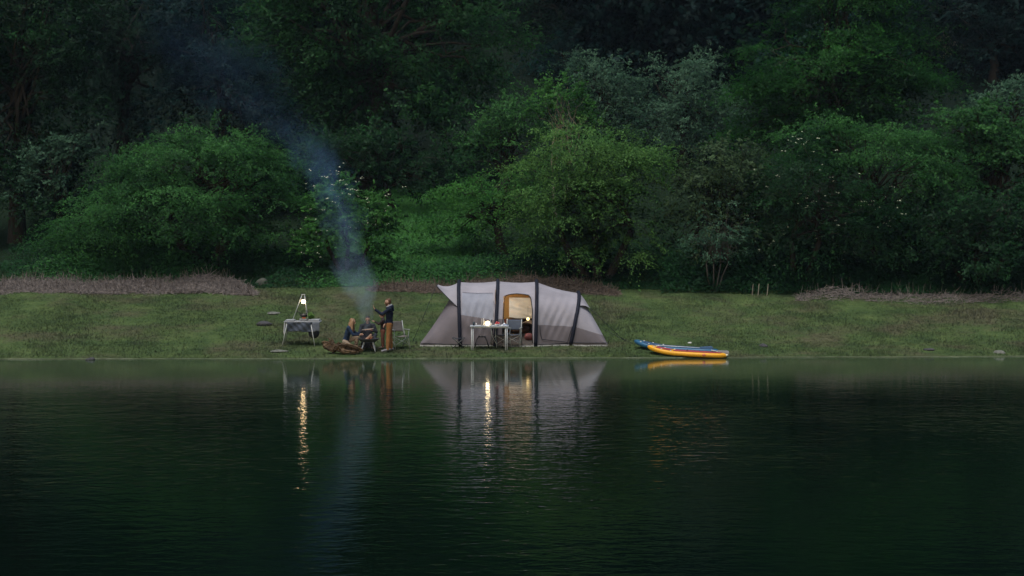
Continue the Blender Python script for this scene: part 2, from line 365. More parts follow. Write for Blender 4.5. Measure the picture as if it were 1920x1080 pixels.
def tree(name, label, cat, Y, lobes, style, leafm, base=None, dens=38, leaf=.13, seed=1, scale=1.0, bark=None, tr=.16, stems=1, group=None, gap=.1, flowers=0, limbs=26):
    """lobes in photo pixels at depth Y: (cx, cy, rx, ry, depth offset m, depth radius m)"""
    Y -= 6
    if leaf > .15: leaf *= .8; dens *= 1.5
    rs = np.random.RandomState(seed); k = Y / F; L = []
    for l in lobes:
        dy = l[4] if len(l) > 4 else 0; rd = l[5] if len(l) > 5 else l[2] * k * .85
        c = P(l[0], l[1], Y); L.append((np.array((c.x, Y + dy, c.z)), np.array((l[2] * k, rd, l[3] * k))))
    bx = X(base if base is not None else lobes[0][0], Y); bz = G(bx, Y) - .05
    root = empty(name, (bx, Y, bz)); tag(root, label, cat, group)
    parts, boughs = crown_leaves(L, style, dens, leaf, rs, scale, gap)
    crown = leaf_obj('crown', parts, LM[leafm], root, world=True)
    m = MB(); top = max(c[2] + r[2] * .4 for c, r in L); mean = sum(c for c, r in L) / len(L)
    for s in range(stems):
        ox = (s - (stems - 1) / 2) * tr * 3.2; lean = (mean[0] - bx) * .35 + ox * 3
        p0 = np.array((bx + ox, Y + rs.normal() * .1, bz)); p1 = np.array((bx + lean, Y, bz + (top - bz) * .38)); p2 = np.array((mean[0] + ox, mean[1], top * .8 + bz * .2))
        m.tube([tuple(p0 - [0, 0, .2]), tuple(p0 + [0, 0, .12]), tuple(p0 * .5 + p1 * .5 + rs.normal(size=3) * .06), tuple(p1)], [tr * 1.7, tr * 1.25, tr, tr * .85], 10)
        limb(m, p1, p2, tr * .85, tr * .25, rs)
        for i in range(limbs // stems):
            if not boughs: break
            b_ = boughs[rs.randint(len(boughs))]; t = rs.rand()
            st = p1 * (1 - t * .7) + p2 * t * .7
            limb(m, st, b_[0], tr * (.42 - .2 * t), tr * .07, rs, 5, .1, 5)
    m.build('trunk', bark or BARK, root, smooth=True, world=True)
    if flowers:
        fl = []; fs = []
        idx = rs.randint(0, len(boughs), flowers * 3); n = 0
        for i in idx:
            p, d, c, q = boughs[i]
            if d[1] > .3 or d[2] < -.1 or q < .85 or n >= flowers: continue
            n += 1; q0 = p + d * .15 + rs.normal(size=3) * .35; kk = 4
            cc = q0 + rs.normal(size=(kk, 3)) * [.05, .04, .015]
            V = leaves(cc, rs.normal(size=(kk, 3)) * [1, 1, .1], np.tile([0, -.6, 1.], (kk, 1)), np.full(kk, .062), np.full(kk, .055)); fl.append((V, np.ones(kk)))
        if fl:
            o = leaf_obj('blossom', fl, FLOWER, crown, world=True); o['kind'] = 'stuff'
    return root
FLOWER = mat('blossom_white', (.46, .50, .36), .7, .2, .3)

# front row, standing just behind the bank
tree('spreading_tree', 'broad low spreading tree with layered feathery green boughs at the left edge of camp', 'tree', 72.5,
     [(385, 330, 120, 72), (280, 370, 110, 70, .3), (470, 360, 85, 72, .2), (225, 420, 105, 62, -.4), (500, 420, 75, 66, -.5), (350, 400, 125, 52, -1.6), (430, 330, 100, 70, 1.4), (190, 450, 80, 38, .3), (330, 300, 70, 45, 0), (455, 430, 70, 32, -1)],
     'layer', 'green', base=388, dens=88, leaf=.10, seed=3, tr=.26, stems=2, limbs=44)
tree('flowering_shrub', 'rounded shrub dotted with creamy white flowers behind the smoke', 'shrub', 70.5,
     [(650, 390, 62, 55), (640, 440, 62, 60), (700, 410, 40, 40, -.3), (610, 400, 35, 45, .2), (690, 460, 45, 45), (600, 470, 40, 40)],
     'clump', 'bright', base=655, dens=66, leaf=.12, seed=5, tr=.09, stems=3, flowers=100, scale=.62)
tree('spreading_tree', 'leaning tree with a dark bent trunk between the meadow gap and the yellow-green tree', 'tree', 74,
     [(900, 385, 65, 45), (945, 345, 62, 52), (870, 425, 50, 30, -.4), (960, 400, 55, 45, -.6), (850, 400, 34, 22)],
     'layer', 'bright', base=948, dens=88, leaf=.10, seed=8, tr=.2, limbs=30)
tree('spreading_tree', 'tall yellow-green tree with layered crown directly behind the tent', 'tree', 70.5,
     [(1085, 300, 95, 52), (1040, 350, 85, 65, -.4), (1150, 340, 95, 62), (1200, 320, 48, 40, .3), (1100, 400, 115, 62, -.9), (1190, 410, 66, 62), (1000, 380, 50, 40), (1060, 455, 85, 48, -.6), (1160, 460, 75, 48, -.4)],
     'layer', 'yellow', base=1120, dens=88, leaf=.10, seed=11, tr=.16, stems=3, limbs=50)
tree('loose_shrub', 'grey-green loose airy shrub right of the yellow-green tree', 'shrub', 70,
     [(1345, 320, 75, 58), (1300, 370, 55, 62), (1400, 360, 66, 66), (1320, 440, 70, 55), (1400, 440, 66, 55)],
     'wild', 'olive', base=1345, dens=52, leaf=.12, seed=14, tr=.1, stems=3, limbs=50, scale=.9)
tree('loose_shrub', 'small pale half-bare shrub with grey twigs low on the right of the tent', 'shrub', 67.8,
     [(1345, 425, 50, 48), (1330, 470, 60, 30), (1385, 460, 30, 32)], 'wild', 'grey', base=1340, dens=42, leaf=.09, seed=15, tr=.03, stems=4,
     limbs=90, scale=.55, gap=.2, bark=BARKM)
tree('flowering_shrub', 'dark shrub sprinkled with small white blossoms behind the paddle boards', 'shrub', 69,
     [(1500, 330, 75, 60), (1560, 390, 80, 60), (1480, 410, 60, 60), (1600, 440, 70, 56), (1510, 470, 80, 40, .3)],
     'layer', 'deep', base=1500, dens=88, leaf=.10, seed=17, tr=.12, stems=2, limbs=40, flowers=150)
tree('spreading_tree', 'wide flat-topped tree in front of the big dark conical tree', 'tree', 71,
     [(1600, 285, 95, 45), (1520, 275, 70, 36, .5), (1680, 300, 90, 52), (1650, 350, 110, 56, -.5), (1740, 350, 66, 60), (1640, 420, 110, 50, .2)],
     'layer', 'green', base=1640, dens=88, leaf=.10, seed=19, tr=.18, limbs=40)
tree('bushy_tree', 'fresh green bushy tree at the right edge with a billowing top', 'tree', 75,
     [(1810, 270, 85, 66), (1890, 250, 70, 60, .4), (1770, 320, 70, 60), (1880, 330, 80, 66, -.4), (1960, 290, 60, 80)],
     'wild', 'green', base=1850, dens=56, leaf=.14, seed=23, tr=.2, limbs=36)
tree('bushy_tree', 'dense dark bush filling the lower right corner of the wood', 'bush', 69,
     [(1780, 420, 90, 66), (1860, 430, 90, 66, -.3), (1940, 420, 60, 80), (1720, 470, 66, 46), (1830, 480, 100, 40, -.6)],
     'wild', 'deep', base=1830, dens=60, leaf=.12, seed=29, tr=.12, stems=3, limbs=40)
tree('bushy_tree', 'tall silvery tree crown peeping over the right edge bushes', 'tree', 84,
     [(1880, 195, 56, 40), (1840, 220, 40, 36), (1930, 200, 40, 50)], 'clump', 'grey', base=1890, dens=26, leaf=.17, seed=31, tr=.2, scale=.9)
tree('bushy_tree', 'grey-green rounded tree top left of the broad spreading tree', 'tree', 76,
     [(135, 290, 40, 42), (100, 320, 46, 44), (60, 350, 50, 44), (150, 350, 30, 30)], 'clump', 'grey', base=110, dens=54, leaf=.13, seed=37, tr=.16, scale=.75)
tree('dark_tree', 'very dark tall tree at the far left edge leaning over the ferns', 'tree', 78,
     [(60, 130, 100, 110), (20, 260, 90, 90), (110, 230, 62, 80), (40, 380, 110, 66, -.6), (60, 20, 130, 90), (-60, 200, 100, 200)],
     'clump', 'deep', base=30, dens=30, leaf=.18, seed=41, tr=.35, scale=1.3, limbs=30)
tree('dark_tree', 'dark tree with a brownish drooping crown between the far left tree and the big oak', 'tree', 88,
     [(230, 90, 110, 110), (300, 170, 90, 100), (200, 230, 80, 110), (270, 10, 120, 80), (170, 330, 60, 70)],
     'willow', 'far', base=230, dens=20, leaf=.2, seed=43, tr=.35, scale=1.6, limbs=24)
tree('dark_tree', 'dark tree half veiled by the blue smoke above the spreading tree', 'tree', 86,
     [(380, 90, 85, 70), (430, 170, 75, 66), (360, 210, 80, 50), (470, 240, 70, 66), (360, 10, 90, 60), (500, 330, 60, 70)],
     'clump', 'blue', base=420, dens=24, leaf=.2, seed=47, tr=.3, scale=1.4, limbs=24)
tree('oak_tree', 'huge dark oak with a massive billowing crown above the fire and meadow', 'tree', 92,
     [(640, 60, 180, 100), (800, 90, 130, 90), (560, 180, 120, 90), (720, 200, 150, 100), (860, 190, 80, 80), (620, 280, 120, 80), (780, 300, 110, 80, -.8), (700, -60, 200, 90), (880, 60, 70, 66), (520, 60, 90, 90)],
     'clump', 'oak', base=700, dens=17, leaf=.23, seed=53, tr=.6, scale=2.0, limbs=60)
tree('dark_tree', 'low dark tree under the oak behind the white flowering shrub', 'tree', 84,
     [(760, 350, 62, 44), (700, 300, 60, 50), (640, 300, 60, 50), (820, 340, 50, 50), (570, 330, 50, 60)],
     'clump', 'deep', base=740, dens=30, leaf=.17, seed=59, tr=.2, scale=1.1)
tree('bushy_tree', 'mid-green tree rising left of the slender pale-stemmed tree', 'tree', 86,
     [(960, 260, 60, 60), (920, 300, 46, 50), (1000, 280, 40, 50), (900, 250, 40, 50)], 'clump', 'green', base=950, dens=28, leaf=.17, seed=61, tr=.2, scale=1.0)
tree('slender_tree', 'small bright green tree with pale thin forked stems above the yellow-green tree', 'tree', 84,
     [(1050, 190, 48, 34), (1080, 215, 34, 32), (1020, 210, 26, 24), (1095, 245, 26, 26)], 'clump', 'bright', base=1048, dens=34, leaf=.16, seed=67, tr=.09, scale=.9, bark=BARKP, stems=2, gap=.2)
tree('willow_tree', 'left pale grey-green willow with upright rounded plumes', 'tree', 100,
     [(1110, 170, 45, 55), (1150, 190, 50, 70), (1120, 240, 60, 60), (1190, 240, 50, 70)], 'willow', 'grey', base=1140, dens=34, leaf=.16, seed=71, tr=.3, scale=1.25)
tree('willow_tree', 'right pale grey-green willow beside the big conical tree', 'tree', 98,
     [(1240, 190, 60, 66), (1300, 190, 56, 70), (1270, 260, 80, 60), (1340, 240, 46, 66)], 'willow', 'grey', base=1280, dens=34, leaf=.16, seed=73, tr=.3, scale=1.25)
tree('conical_tree', 'big dark green conical tree with outward sprays on the right', 'tree', 86,
     [(1570, 40, 105, 80), (1600, -40, 90, 60), (1500, 105, 85, 66), (1640, 105, 85, 70), (1565, 160, 150, 80, -1.2), (1460, 185, 62, 52), (1685, 190, 58, 56), (1540, 240, 120, 36), (1440, 235, 46, 34)],
     'beech', 'rich', base=1570, dens=42, leaf=.17, seed=79, tr=.35, scale=1.25, limbs=44)
tree('beech_tree', 'far beech with spreading tiers above the willows, left of centre top', 'tree', 122,
     [(1020, 60, 80, 66), (960, 120, 66, 70), (1000, 180, 60, 50), (1060, 0, 80, 66)], 'beech', 'far', base=1000, dens=13, leaf=.3, seed=83, tr=.4, scale=2.0)
tree('beech_tree', 'far beech with spreading tiers right above the willows', 'tree', 126,
     [(1190, 60, 100, 66), (1130, 110, 90, 50), (1230, 110, 66, 50), (1160, 0, 90, 60)], 'beech', 'far', base=1170, dens=13, leaf=.3, seed=84, tr=.4, scale=2.0)
tree('far_tree', 'far blue-green tree just left of the big conical tree', 'tree', 118,
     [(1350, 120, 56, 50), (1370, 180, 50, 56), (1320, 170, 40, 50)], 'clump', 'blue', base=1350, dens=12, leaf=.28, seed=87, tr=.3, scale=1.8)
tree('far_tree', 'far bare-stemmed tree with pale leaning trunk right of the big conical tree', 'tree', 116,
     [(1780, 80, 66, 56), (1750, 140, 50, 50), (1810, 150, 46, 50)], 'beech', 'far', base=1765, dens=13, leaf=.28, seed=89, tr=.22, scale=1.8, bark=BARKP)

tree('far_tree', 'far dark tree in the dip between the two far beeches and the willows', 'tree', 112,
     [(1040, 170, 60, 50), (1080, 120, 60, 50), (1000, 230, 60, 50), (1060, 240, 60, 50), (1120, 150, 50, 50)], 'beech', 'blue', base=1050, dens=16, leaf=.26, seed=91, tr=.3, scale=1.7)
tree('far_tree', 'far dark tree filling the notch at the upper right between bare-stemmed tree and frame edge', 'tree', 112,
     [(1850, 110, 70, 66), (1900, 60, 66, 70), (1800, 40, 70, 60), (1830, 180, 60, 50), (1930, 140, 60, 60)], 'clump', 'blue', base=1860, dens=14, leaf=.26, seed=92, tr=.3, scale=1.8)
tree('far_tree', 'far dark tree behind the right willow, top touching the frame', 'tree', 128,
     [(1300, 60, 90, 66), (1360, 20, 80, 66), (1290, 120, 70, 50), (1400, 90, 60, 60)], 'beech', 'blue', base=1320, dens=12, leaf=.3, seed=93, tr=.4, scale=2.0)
# the wood on the hill behind, one mass
rs = np.random.RandomState(99); parts = []
for i in range(150):
    Yt = 108 + 75 * rs.rand() ** 1.2; px = rs.uniform(-420, 2340); x = X(px, Yt); g = G(x, Yt); h = rs.uniform(9, 15); r = rs.uniform(4, 6.5)
    c = np.array((x, Yt, g + h - r * .6))
    lob = [(c, (r, r, r * .8)), (c + [rs.normal() * 2, -1.5, -r * .8], (r * 1.05, r, r * .7)), (c + [rs.normal() * 2, -1, -r * 1.5], (r * 1.1, r, r * .6))]
    pp, _ = crown_leaves(lob, ('clump', 'beech', 'willow')[i % 3], 5.5, .45, rs, 3.2)
    f = rs.normal() * .14; parts += [(v, np.clip(t + f, 0, 1), q_) for v, t, q_ in pp]
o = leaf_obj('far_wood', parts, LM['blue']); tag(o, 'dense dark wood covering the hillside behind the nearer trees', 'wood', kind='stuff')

# undergrowth
def scatter(name, label, m, n, xr, yr, hfun, leaf, seed, lift=1.0, cat='undergrowth', mask=None, up=.4, narrow=.5, skew=1.0):
    rs = np.random.RandomState(seed); x = rs.uniform(*xr, n); y = yr[0] + (yr[1] - yr[0]) * rs.rand(n) ** skew
    if mask is not None: k = mask(x, y, rs.rand(n)); x = x[k]; y = y[k]; n = len(x)
    h = hfun(x, y); z = ground(x, y) + h * rs.rand(n) ** .8 * lift
    ax = rs.normal(size=(n, 3)) * [1, 1, .5] + [0, 0, up]; nr = rs.normal(size=(n, 3)) * .5 + [0, -.3, 1]
    ll = leaf * (.6 + .8 * rs.rand(n)); t = np.clip(.5 + .28 * fbm(x, y, 1.1, seed) + .15 * rs.normal(size=n), 0, 1)
    o = leaf_obj(name, [(leaves(np.stack([x, y, z], 1), ax, nr, ll, ll * narrow), t)], m); tag(o, label, cat, kind='stuff'); return o
hb = lambda x, y: np.clip((y - 62.2) * .55, .05, 1) * np.clip(.55 + .75 * fbm(x, y, 1.2, 21), .1, 1.6)
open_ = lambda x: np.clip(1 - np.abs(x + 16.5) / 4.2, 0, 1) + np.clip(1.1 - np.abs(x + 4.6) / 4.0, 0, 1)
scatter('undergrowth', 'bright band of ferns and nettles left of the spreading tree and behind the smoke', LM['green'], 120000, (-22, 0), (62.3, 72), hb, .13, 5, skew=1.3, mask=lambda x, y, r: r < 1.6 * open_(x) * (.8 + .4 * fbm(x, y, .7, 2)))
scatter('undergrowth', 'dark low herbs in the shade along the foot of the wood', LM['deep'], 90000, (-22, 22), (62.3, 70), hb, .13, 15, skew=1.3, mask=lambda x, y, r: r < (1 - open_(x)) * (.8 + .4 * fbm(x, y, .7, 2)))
scatter('tall_grass', 'bright rank grass in the gap between the shrubs behind the tent', LM['bright'], 30000, (-7.8, -1.8), (65, 84), lambda x, y: .45 + 0 * x, .22, 6, up=1.6, narrow=.2, cat='grass')
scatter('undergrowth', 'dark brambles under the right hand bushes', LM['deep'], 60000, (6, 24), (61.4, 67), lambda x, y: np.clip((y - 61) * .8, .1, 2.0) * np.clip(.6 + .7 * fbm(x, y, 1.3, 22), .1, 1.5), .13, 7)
# short turf
GRASS = new_mat('turf_blades')[0]; nt = GRASS.node_tree; b = nt.nodes['Principled BSDF']; b.inputs['Roughness'].default_value = .8; b.inputs['Specular IOR Level'].default_value = .15
geo = nt.nodes.new('ShaderNodeNewGeometry'); nt.links.new(grass_colour(nt, geo.outputs['Position']), b.inputs['Base Color'])
cn = nt.nodes.new('ShaderNodeCombineXYZ'); cn.inputs[1].default_value = -.2; cn.inputs[2].default_value = 1; nt.links.new(cn.outputs[0], b.inputs['Normal'])
rs = np.random.RandomState(12); n = 230000; x = rs.uniform(-24, 24, n); y = 50 + 13.5 * rs.rand(n); k = (y > shore(x) + .12) & (rs.rand(n) < .6 + .5 * fbm(x, y, 1.6, 9)); x = x[k]; y = y[k]; n = len(x)
h = .035 + .05 * np.clip(fbm(x, y, 1.1, 14), 0, 1) + .03 * rs.rand(n); w = .012 + .012 * rs.rand(n); a = rs.rand(n) * pi; z = ground(x, y)
V = np.stack([np.stack([x - w * np.cos(a), y - w * np.sin(a), z - .01], 1), np.stack([x + w * np.cos(a), y + w * np.sin(a), z - .01], 1), np.stack([x + rs.normal(size=n) * .02, y + rs.normal(size=n) * .02, z + h], 1)], 1).reshape(-1, 3)
tag(raw('grass', V, np.arange(n * 3).reshape(n, 3), GRASS), 'short patchy green turf covering the lakeside bank', 'grass', kind='stuff')

# dry brush
DRY = mat('dry_stems', (.120, .104, .098), .9, .1, .65, 9.0)
DRYL = mat('dry_stems_brown', (.082, .064, .053), .9, .1, .65, 9.0)
def brush(name, label, n, x0, x1, yf, depth, hf, seed, m, tall=.02):
    rs = np.random.RandomState(seed); x = rs.uniform(x0, x1, n); e = np.clip(np.minimum(x - x0, x1 - x) / 1.5, 0, 1) ** .6
    y = yf(x) + depth * rs.rand(n) * e + .22 * rs.normal(size=n) * fbm(x, x * 0, 2.2, seed + 70); hh = hf(x) * e * np.sin(np.clip((y - yf(x)) / depth, 0, 1) * pi * .8 + .35)
    z = ground(x, y) + np.maximum(hh * (.7 + .6 * fbm(x, y, 3.1, seed + 40)), .02) * rs.rand(n) ** .8
    up = rs.rand(n) < tall; L = np.where(up, .3 + .5 * rs.rand(n), .25 + .55 * rs.rand(n))
    d = norm(rs.normal(size=(n, 3)) * [1, .6, .32]); d[up] = norm(rs.normal(size=(up.sum(), 3)) * .25 + [0, 0, 1])
    c = np.stack([x, y, z], 1); c[up] += [0, 0, .2]; sd = norm(np.cross(d, [0, -1, .6])); w = (.005 + .007 * rs.rand(n))[:, None]; L = L[:, None]
    sag = np.zeros((n, 3)); sag[:, 2] = (rs.rand(n) - .2) * .05
    V = np.stack([c - d * L / 2 - sd * w, c - d * L / 2 + sd * w, c + sag + sd * w * .9, c + d * L / 2 + sd * w * .3, c + d * L / 2 - sd * w * .3, c + sag - sd * w * .9], 1).reshape(-1, 3)
    k = np.arange(n) * 6; Fc = np.concatenate([np.stack([k, k + 1, k + 2, k + 5], 1), np.stack([k + 5, k + 2, k + 3, k + 4], 1)])
    tag(raw(name, V, Fc, m), label, 'brushwood', kind='stuff')
brush('dry_brush', 'long grey-brown bank of dead stems below the left trees', 14000, -21.5, -10.3, lambda x: 60.9 + .35 * fbm(x, x * 0, 1.1, 31), 2.3, lambda x: .16 + .10 * fbm(x, x * 0, 1.6, 32) + .30 * np.exp(-((x + 11.9) / 1.3) ** 2), 1, DRY)
brush('dry_brush', 'brown heap of dead stems behind the tent roof', 8000, -5.6, 4.2, lambda x: 61.2 + .3 * fbm(x, x * 0, 1.3, 33), 1.7, lambda x: .12 + .06 * fbm(x, x * 0, 2, 34) + .42 * np.exp(-((x - .7) / 1.9) ** 2), 2, DRYL, .02)
brush('dry_brush', 'scattered grey dead stems at the foot of the right hand bushes', 2000, 11.2, 21.5, lambda x: 60.2 + .4 * fbm(x, x * 0, 1.1, 35), 2.2, lambda x: .08 + .05 * fbm(x, x * 0, 2, 36) + .38 * np.exp(-((x - 13.2) / .8) ** 2), 3, DRY, .03)
m = MB(); rs = np.random.RandomState(4)
for px, py in ((1410, 535), (1421, 538), (1438, 536)):
    pt = P(px, py, 61.2); z0 = G(pt.x, 61.2); 
    tag(MB().tube([(pt.x, 61.2, z0 - .1), (pt.x + .03, 61.2, z0 + .25), (pt.x + .05, 61.2, z0 + .46)], [.022, .02, .014], 6).build('dead_stake', BARKP), {1410: 'pale dead stake, tallest and leftmost of three at the wood edge', 1421: 'pale dead stake, middle one of three at the wood edge', 1438: 'thin pale dead stake, rightmost of three at the wood edge'}[px], 'stake', 'dead stakes at the wood edge')

# ------------------------------------------------------------------ stones
def rock(px, Y, w, h, label, m, seed, flat=1.0, name='stone', sink=.3):
    rs = np.random.RandomState(seed); x = X(px, Y); z = G(x, Y) if Y > 50.2 else -.02
    r = bpy.data.meshes.new(name); import bmesh
    bm = bmesh.new(); bmesh.ops.create_icosphere(bm, subdivisions=3, radius=1)
    ph = rs.rand(6) * 6
    for v in bm.verts:
        c = v.co; k = 1 + .14 * sin(3 * c.x + ph[0]) + .12 * sin(4 * c.y + ph[1]) + .1 * sin(5 * c.z + ph[2]) + .05 * sin(9 * c.x + 7 * c.z + ph[3])
        v.co = Vector((c.x * w / 2 * k, c.y * w / 2 * flat * k, max(-.3, c.z) * h * k))
    bm.to_mesh(r); bm.free(); r.materials.append(m); r.polygons.foreach_set('use_smooth', [True] * len(r.polygons))
    o = bpy.data.objects.new(name, r); C.objects.link(o); o.location = (x, Y, z - h * .05); o.rotation_euler = (0, 0, rs.rand() * .6); tag(o, label, 'stone'); return o
SD = mat('stone_dark', (.045, .045, .050), .8, .3, .4, 8, .01, 20); SP = mat('stone_pale', (.12, .125, .11), .8, .3, .3, 8, .01, 20)
rock(497, 55.6, .62, .16, 'dark humped stone on the grass left of the cooking table', SD, 1)
rock(514, 57.6, .55, .05, 'flat pale stone sunk in the grass above the dark humped stone', SP, 2)
rock(525, 51.3, .6, .05, 'flat pale stone near the water below the cooking table', SP, 3)
rock(168, 49.55, .28, .12, 'small black rock breaking the water at the left shore', SD, 4)
rock(1431, 52.6, .3, .10, 'small dark stone on the turf right of the paddle boards', SD, 5)
rock(1293, 53.0, .13, .05, 'small white stone on the turf behind the blue paddle board', mat('stone_white', (.5, .5, .48), .8, .3), 6)
rock(1872, 51.6, .4, .08, 'pale grey stone at the water edge far right', SP, 7)
rock(1742, 52.0, .35, .07, 'dark wet stone at the water edge on the right', SD, 8)
rock(490, 62.9, .6, .24, 'grey boulder at the wood edge beside the end of the dead stems', mat('stone_mossy', (.06, .065, .055), .85), 9)

# ------------------------------------------------------------------ tent
FABL = mat('tent_cloth_light', (.262, .250, .285), .8, .25, .13, 1.6, .004, 60)
FABW = mat('tent_cloth_window', (.21, .22, .27), .65, .35, .10, 3, .004, 40)
FABD = mat('tent_cloth_lower', (.140, .124, .138), .85, .2, .14, 1.6, .004, 60)
NAVY = mat('air_beam_navy', (.009, .011, .022), .7, .2, .2, 5)
PIPE = mat('tent_piping', (.02, .022, .03), .7, .2)
SKIRT = mat('tent_skirt', (.19, .19, .175), .8, .2, .3)
ORANGE = mat('inner_cloth_amber', (.38, .22, .075), .85, .2, .1, 3)
CREAM = mat('curtain_cream', (.80, .79, .75), .8, .2, .08, 4, .012, 7)
DARKIN = mat('inner_cloth_brown', (.07, .04, .03), .9, .1, .3)
YC = 53.9; HB = 1.6
T = empty('tent', (X(960, YC), YC, G(0, YC)))
tag(T, 'large grey tunnel tent with four navy air beams and lit open doorway', 'tent')
ARCH = [(859, 863, 1.84, 1.60), (933, 928, 1.865, 1.62), (1007, 1004, 1.84, 1.62), (1087, 1070, 1.45, 1.36)]
YF = YC - HB
def prof(t, H, b, n=2.7):                # t 0..1 front foot -> over -> back foot
    a = t * pi; c, s = cos(a), sin(a)
    y = YC - b * (abs(c) ** (2 / n)) * (1 if c > 0 else -1); z = H * abs(s) ** (2 / n)
    return y, z
def arch_pt(i, t, off=0):
    xt, xb, H, b = ARCH[i]; y, z = prof(t, H + off, b + off)
    w = (z / H); x = X(xb + (xt - xb) * w, YF if w < .7 else YF + (y - YF) * .5)
    return Vector((x, y, z + G(0, y)))
def sk(v, s): return v
def bay(i, u, t):
    a = arch_pt(i, t); b_ = arch_pt(i + 1, t)
    p = a.lerp(b_, u); s = sin(pi * u)
    y, z = prof(t, 1, 1); sag = (.045, .045, .07)[i] * s
    hz = min(1, (p.z - G(0, p.y)) / 2)
    p.z -= sag * hz * max(0, sin(t * pi)) * 1.0
    p.y += sag * .9 * max(0, cos(t * pi)) * (1 - abs(2 * t - .0) * 0) * sin(min(1, hz * 1.3) * pi) 
    # tension folds from the beams
    k = sin(min(1, hz) * pi)
    f = .018 * sin(9 * u + 13 * hz + i) * sin(5 * hz + 3 * u) + .010 * sin(31 * u - 17 * hz + 2 * i) * s + .006 * sin(23 * hz + 27 * u) * s
    p.y -= f * k; p.z += f * .3 * k
    return p
def px_of(p): return p.x * F / p.y + 960, HY + (CH - p.z) * F / p.y
parts = {'roof': MB(), 'lower_wall': MB(), 'window_panel': MB()}
def classify(i, cx, cy_, front):
    if not front: return 'roof'
    if i == 0:
        lim = 590 + (cx - 863) * .16
        if cy_ > lim: return 'lower_wall'
        if 866 < cx < 925 and cy_ > 549: return 'window_panel'
    if i == 1:
        ed = 940 + (650 - cy_) * .045
        top = 551 + ((cx - 969) / 26) ** 4 * 6
        if ed < cx < 996.5 + max(0, min(2, (cy_ - 570) * .1)) and top < cy_: return None
        if cx < ed and cy_ > 597 + (cx - 928) * .1: return 'lower_wall'
    if i == 2:
        if cy_ > 609 + (cx - 1010) * .05: return 'lower_wall'
    return 'roof'
NU, NT = 96, 300
for i in range(3):
    grid = [[bay(i, u / NU, t / NT) for u in range(NU + 1)] for t in range(NT + 1)]
    used = {k: {} for k in parts}; parts['lower_wall'] = MB()
    for t in range(NT):
        for u in range(NU):
            q = [grid[t][u], grid[t][u + 1], grid[t + 1][u + 1], grid[t + 1][u]]; c = (q[0] + q[1] + q[2] + q[3]) / 4
            cx, cy_ = px_of(c); k = classify(i, cx, cy_, t < NT * .5)
            if k is None: continue
            mb = parts[k]; ids = []
            for key in ((t, u), (t, u + 1), (t + 1, u + 1), (t + 1, u)):
                if key not in used[k]: used[k][key] = len(mb.v); mb.v.append(tuple(grid[key[0]][key[1]]))
                ids.append(used[k][key])
            mb.f.append(tuple(ids))
    parts['lower_wall'].build('lower_wall', FABD, T, True, True)
parts['roof'].build('roof', FABL, T, True, True); WP = parts['window_panel'].build('window_panel', FABW, T, True, True)
for i in range(4):
    m = MB(); m.tube([arch_pt(i, k / 60, .035) for k in range(61)], .062, 12); m.build('air_beam', NAVY, T, True, True)
# left end: sloping end wall
def endwall(i, u, t, px_end, sag):
    a = arch_pt(i, t); y, z = prof(t, 1, 1); bx = X(px_end, YC - 1.3); yy = YC - 1.2 + (a.y - YC) * .16
    e = Vector((bx, yy, G(0, yy) + .02))
    p = a.lerp(e, u); p.z -= sag * sin(pi * u) * sin(pi * t); p.z = max(p.z, G(0, p.y) + .01)
    p.y += .012 * sin(9 * u + 20 * t) * sin(pi * u); return p
MB().sheet(lambda u, t: endwall(0, u, t, 788, .10), 24, 60).build('end_wall', FABD, T, True, True)
m1 = MB(); m2 = MB()
for t in range(200):
    for u in range(60):
        q = [endwall(3, (u + a) / 60, (t + b_) / 200, 1139, -.05) for a, b_ in ((0, 0), (1, 0), (1, 1), (0, 1))]; c = (q[0] + q[2]) / 2; cx, cy_ = px_of(c)
        (m2 if cy_ > 612 + (cx - 1075) * .30 else m1).add(q, [(0, 3, 2, 1)])
m1.build('end_wall', FABL, T, False, True); m2.build('lower_wall', FABD, T, False, True)
# left porch hood drawn out to a point
tip = P(818, 535, YC - .5)
def hood(u, t):
    tt = .20 + .60 * t; a = arch_pt(0, tt, .01); e = Vector((tip.x, YC - .55 + 1.1 * t, tip.z - .02 * sin(pi * t)))
    p = a.lerp(e, u); p.z -= .13 * sin(pi * u) * (1 - abs(2 * t - 1)) + .02 * sin(pi * u); return p
MB().sheet(hood, 24, 40).build('porch_hood', FABL, T, True, True)
MB().tube([hood(k / 12, 0) + Vector((0, -.01, 0)) for k in range(13)] + [hood(1, k / 10) for k in range(11)], .012, 6).build('piping', PIPE, T, True, True)
# right vent hood
tip2 = P(1107, 578, YC - .75)
def vent(u, t):
    tt = .30 + .40 * t; a = arch_pt(3, tt, .03); e = Vector((tip2.x, YC - .75 + 1.5 * t, tip2.z)); p = a.lerp(e, u); p.z += .05 * sin(pi * u); return p
MB().sheet(vent, 10, 16).build('vent_hood', FABL, T, True, True)
# foot: dark piping, pale skirt
for fn in (lambda k: bay(0, k, 0), lambda k: bay(2, k, 0), lambda k: endwall(0, k, 0, 788, .1), lambda k: endwall(3, k, 0, 1139, -.05)):
    MB().tube([fn(k / 20) + Vector((0, -.012, .06)) for k in range(21)], .013, 6).build('piping', PIPE, T, True, True)
m = MB()
def skirt(i, u, v):
    p = bay(i, u, 0) if isinstance(i, int) else endwall(3 if i == 'r' else 0, u, 0, 1139 if i == 'r' else 788, 0)
    y = p.y - .02 - .06 * v; return Vector((p.x, y, G(p.x, y) + .045 - .04 * v + .003 * sin(25 * u)))
for i in (0, 1, 2, 'l', 'r'): m.sheet(lambda u, v: skirt(i, u, v), 30, 2)
m.build('ground_skirt', SKIRT, T, True, True)
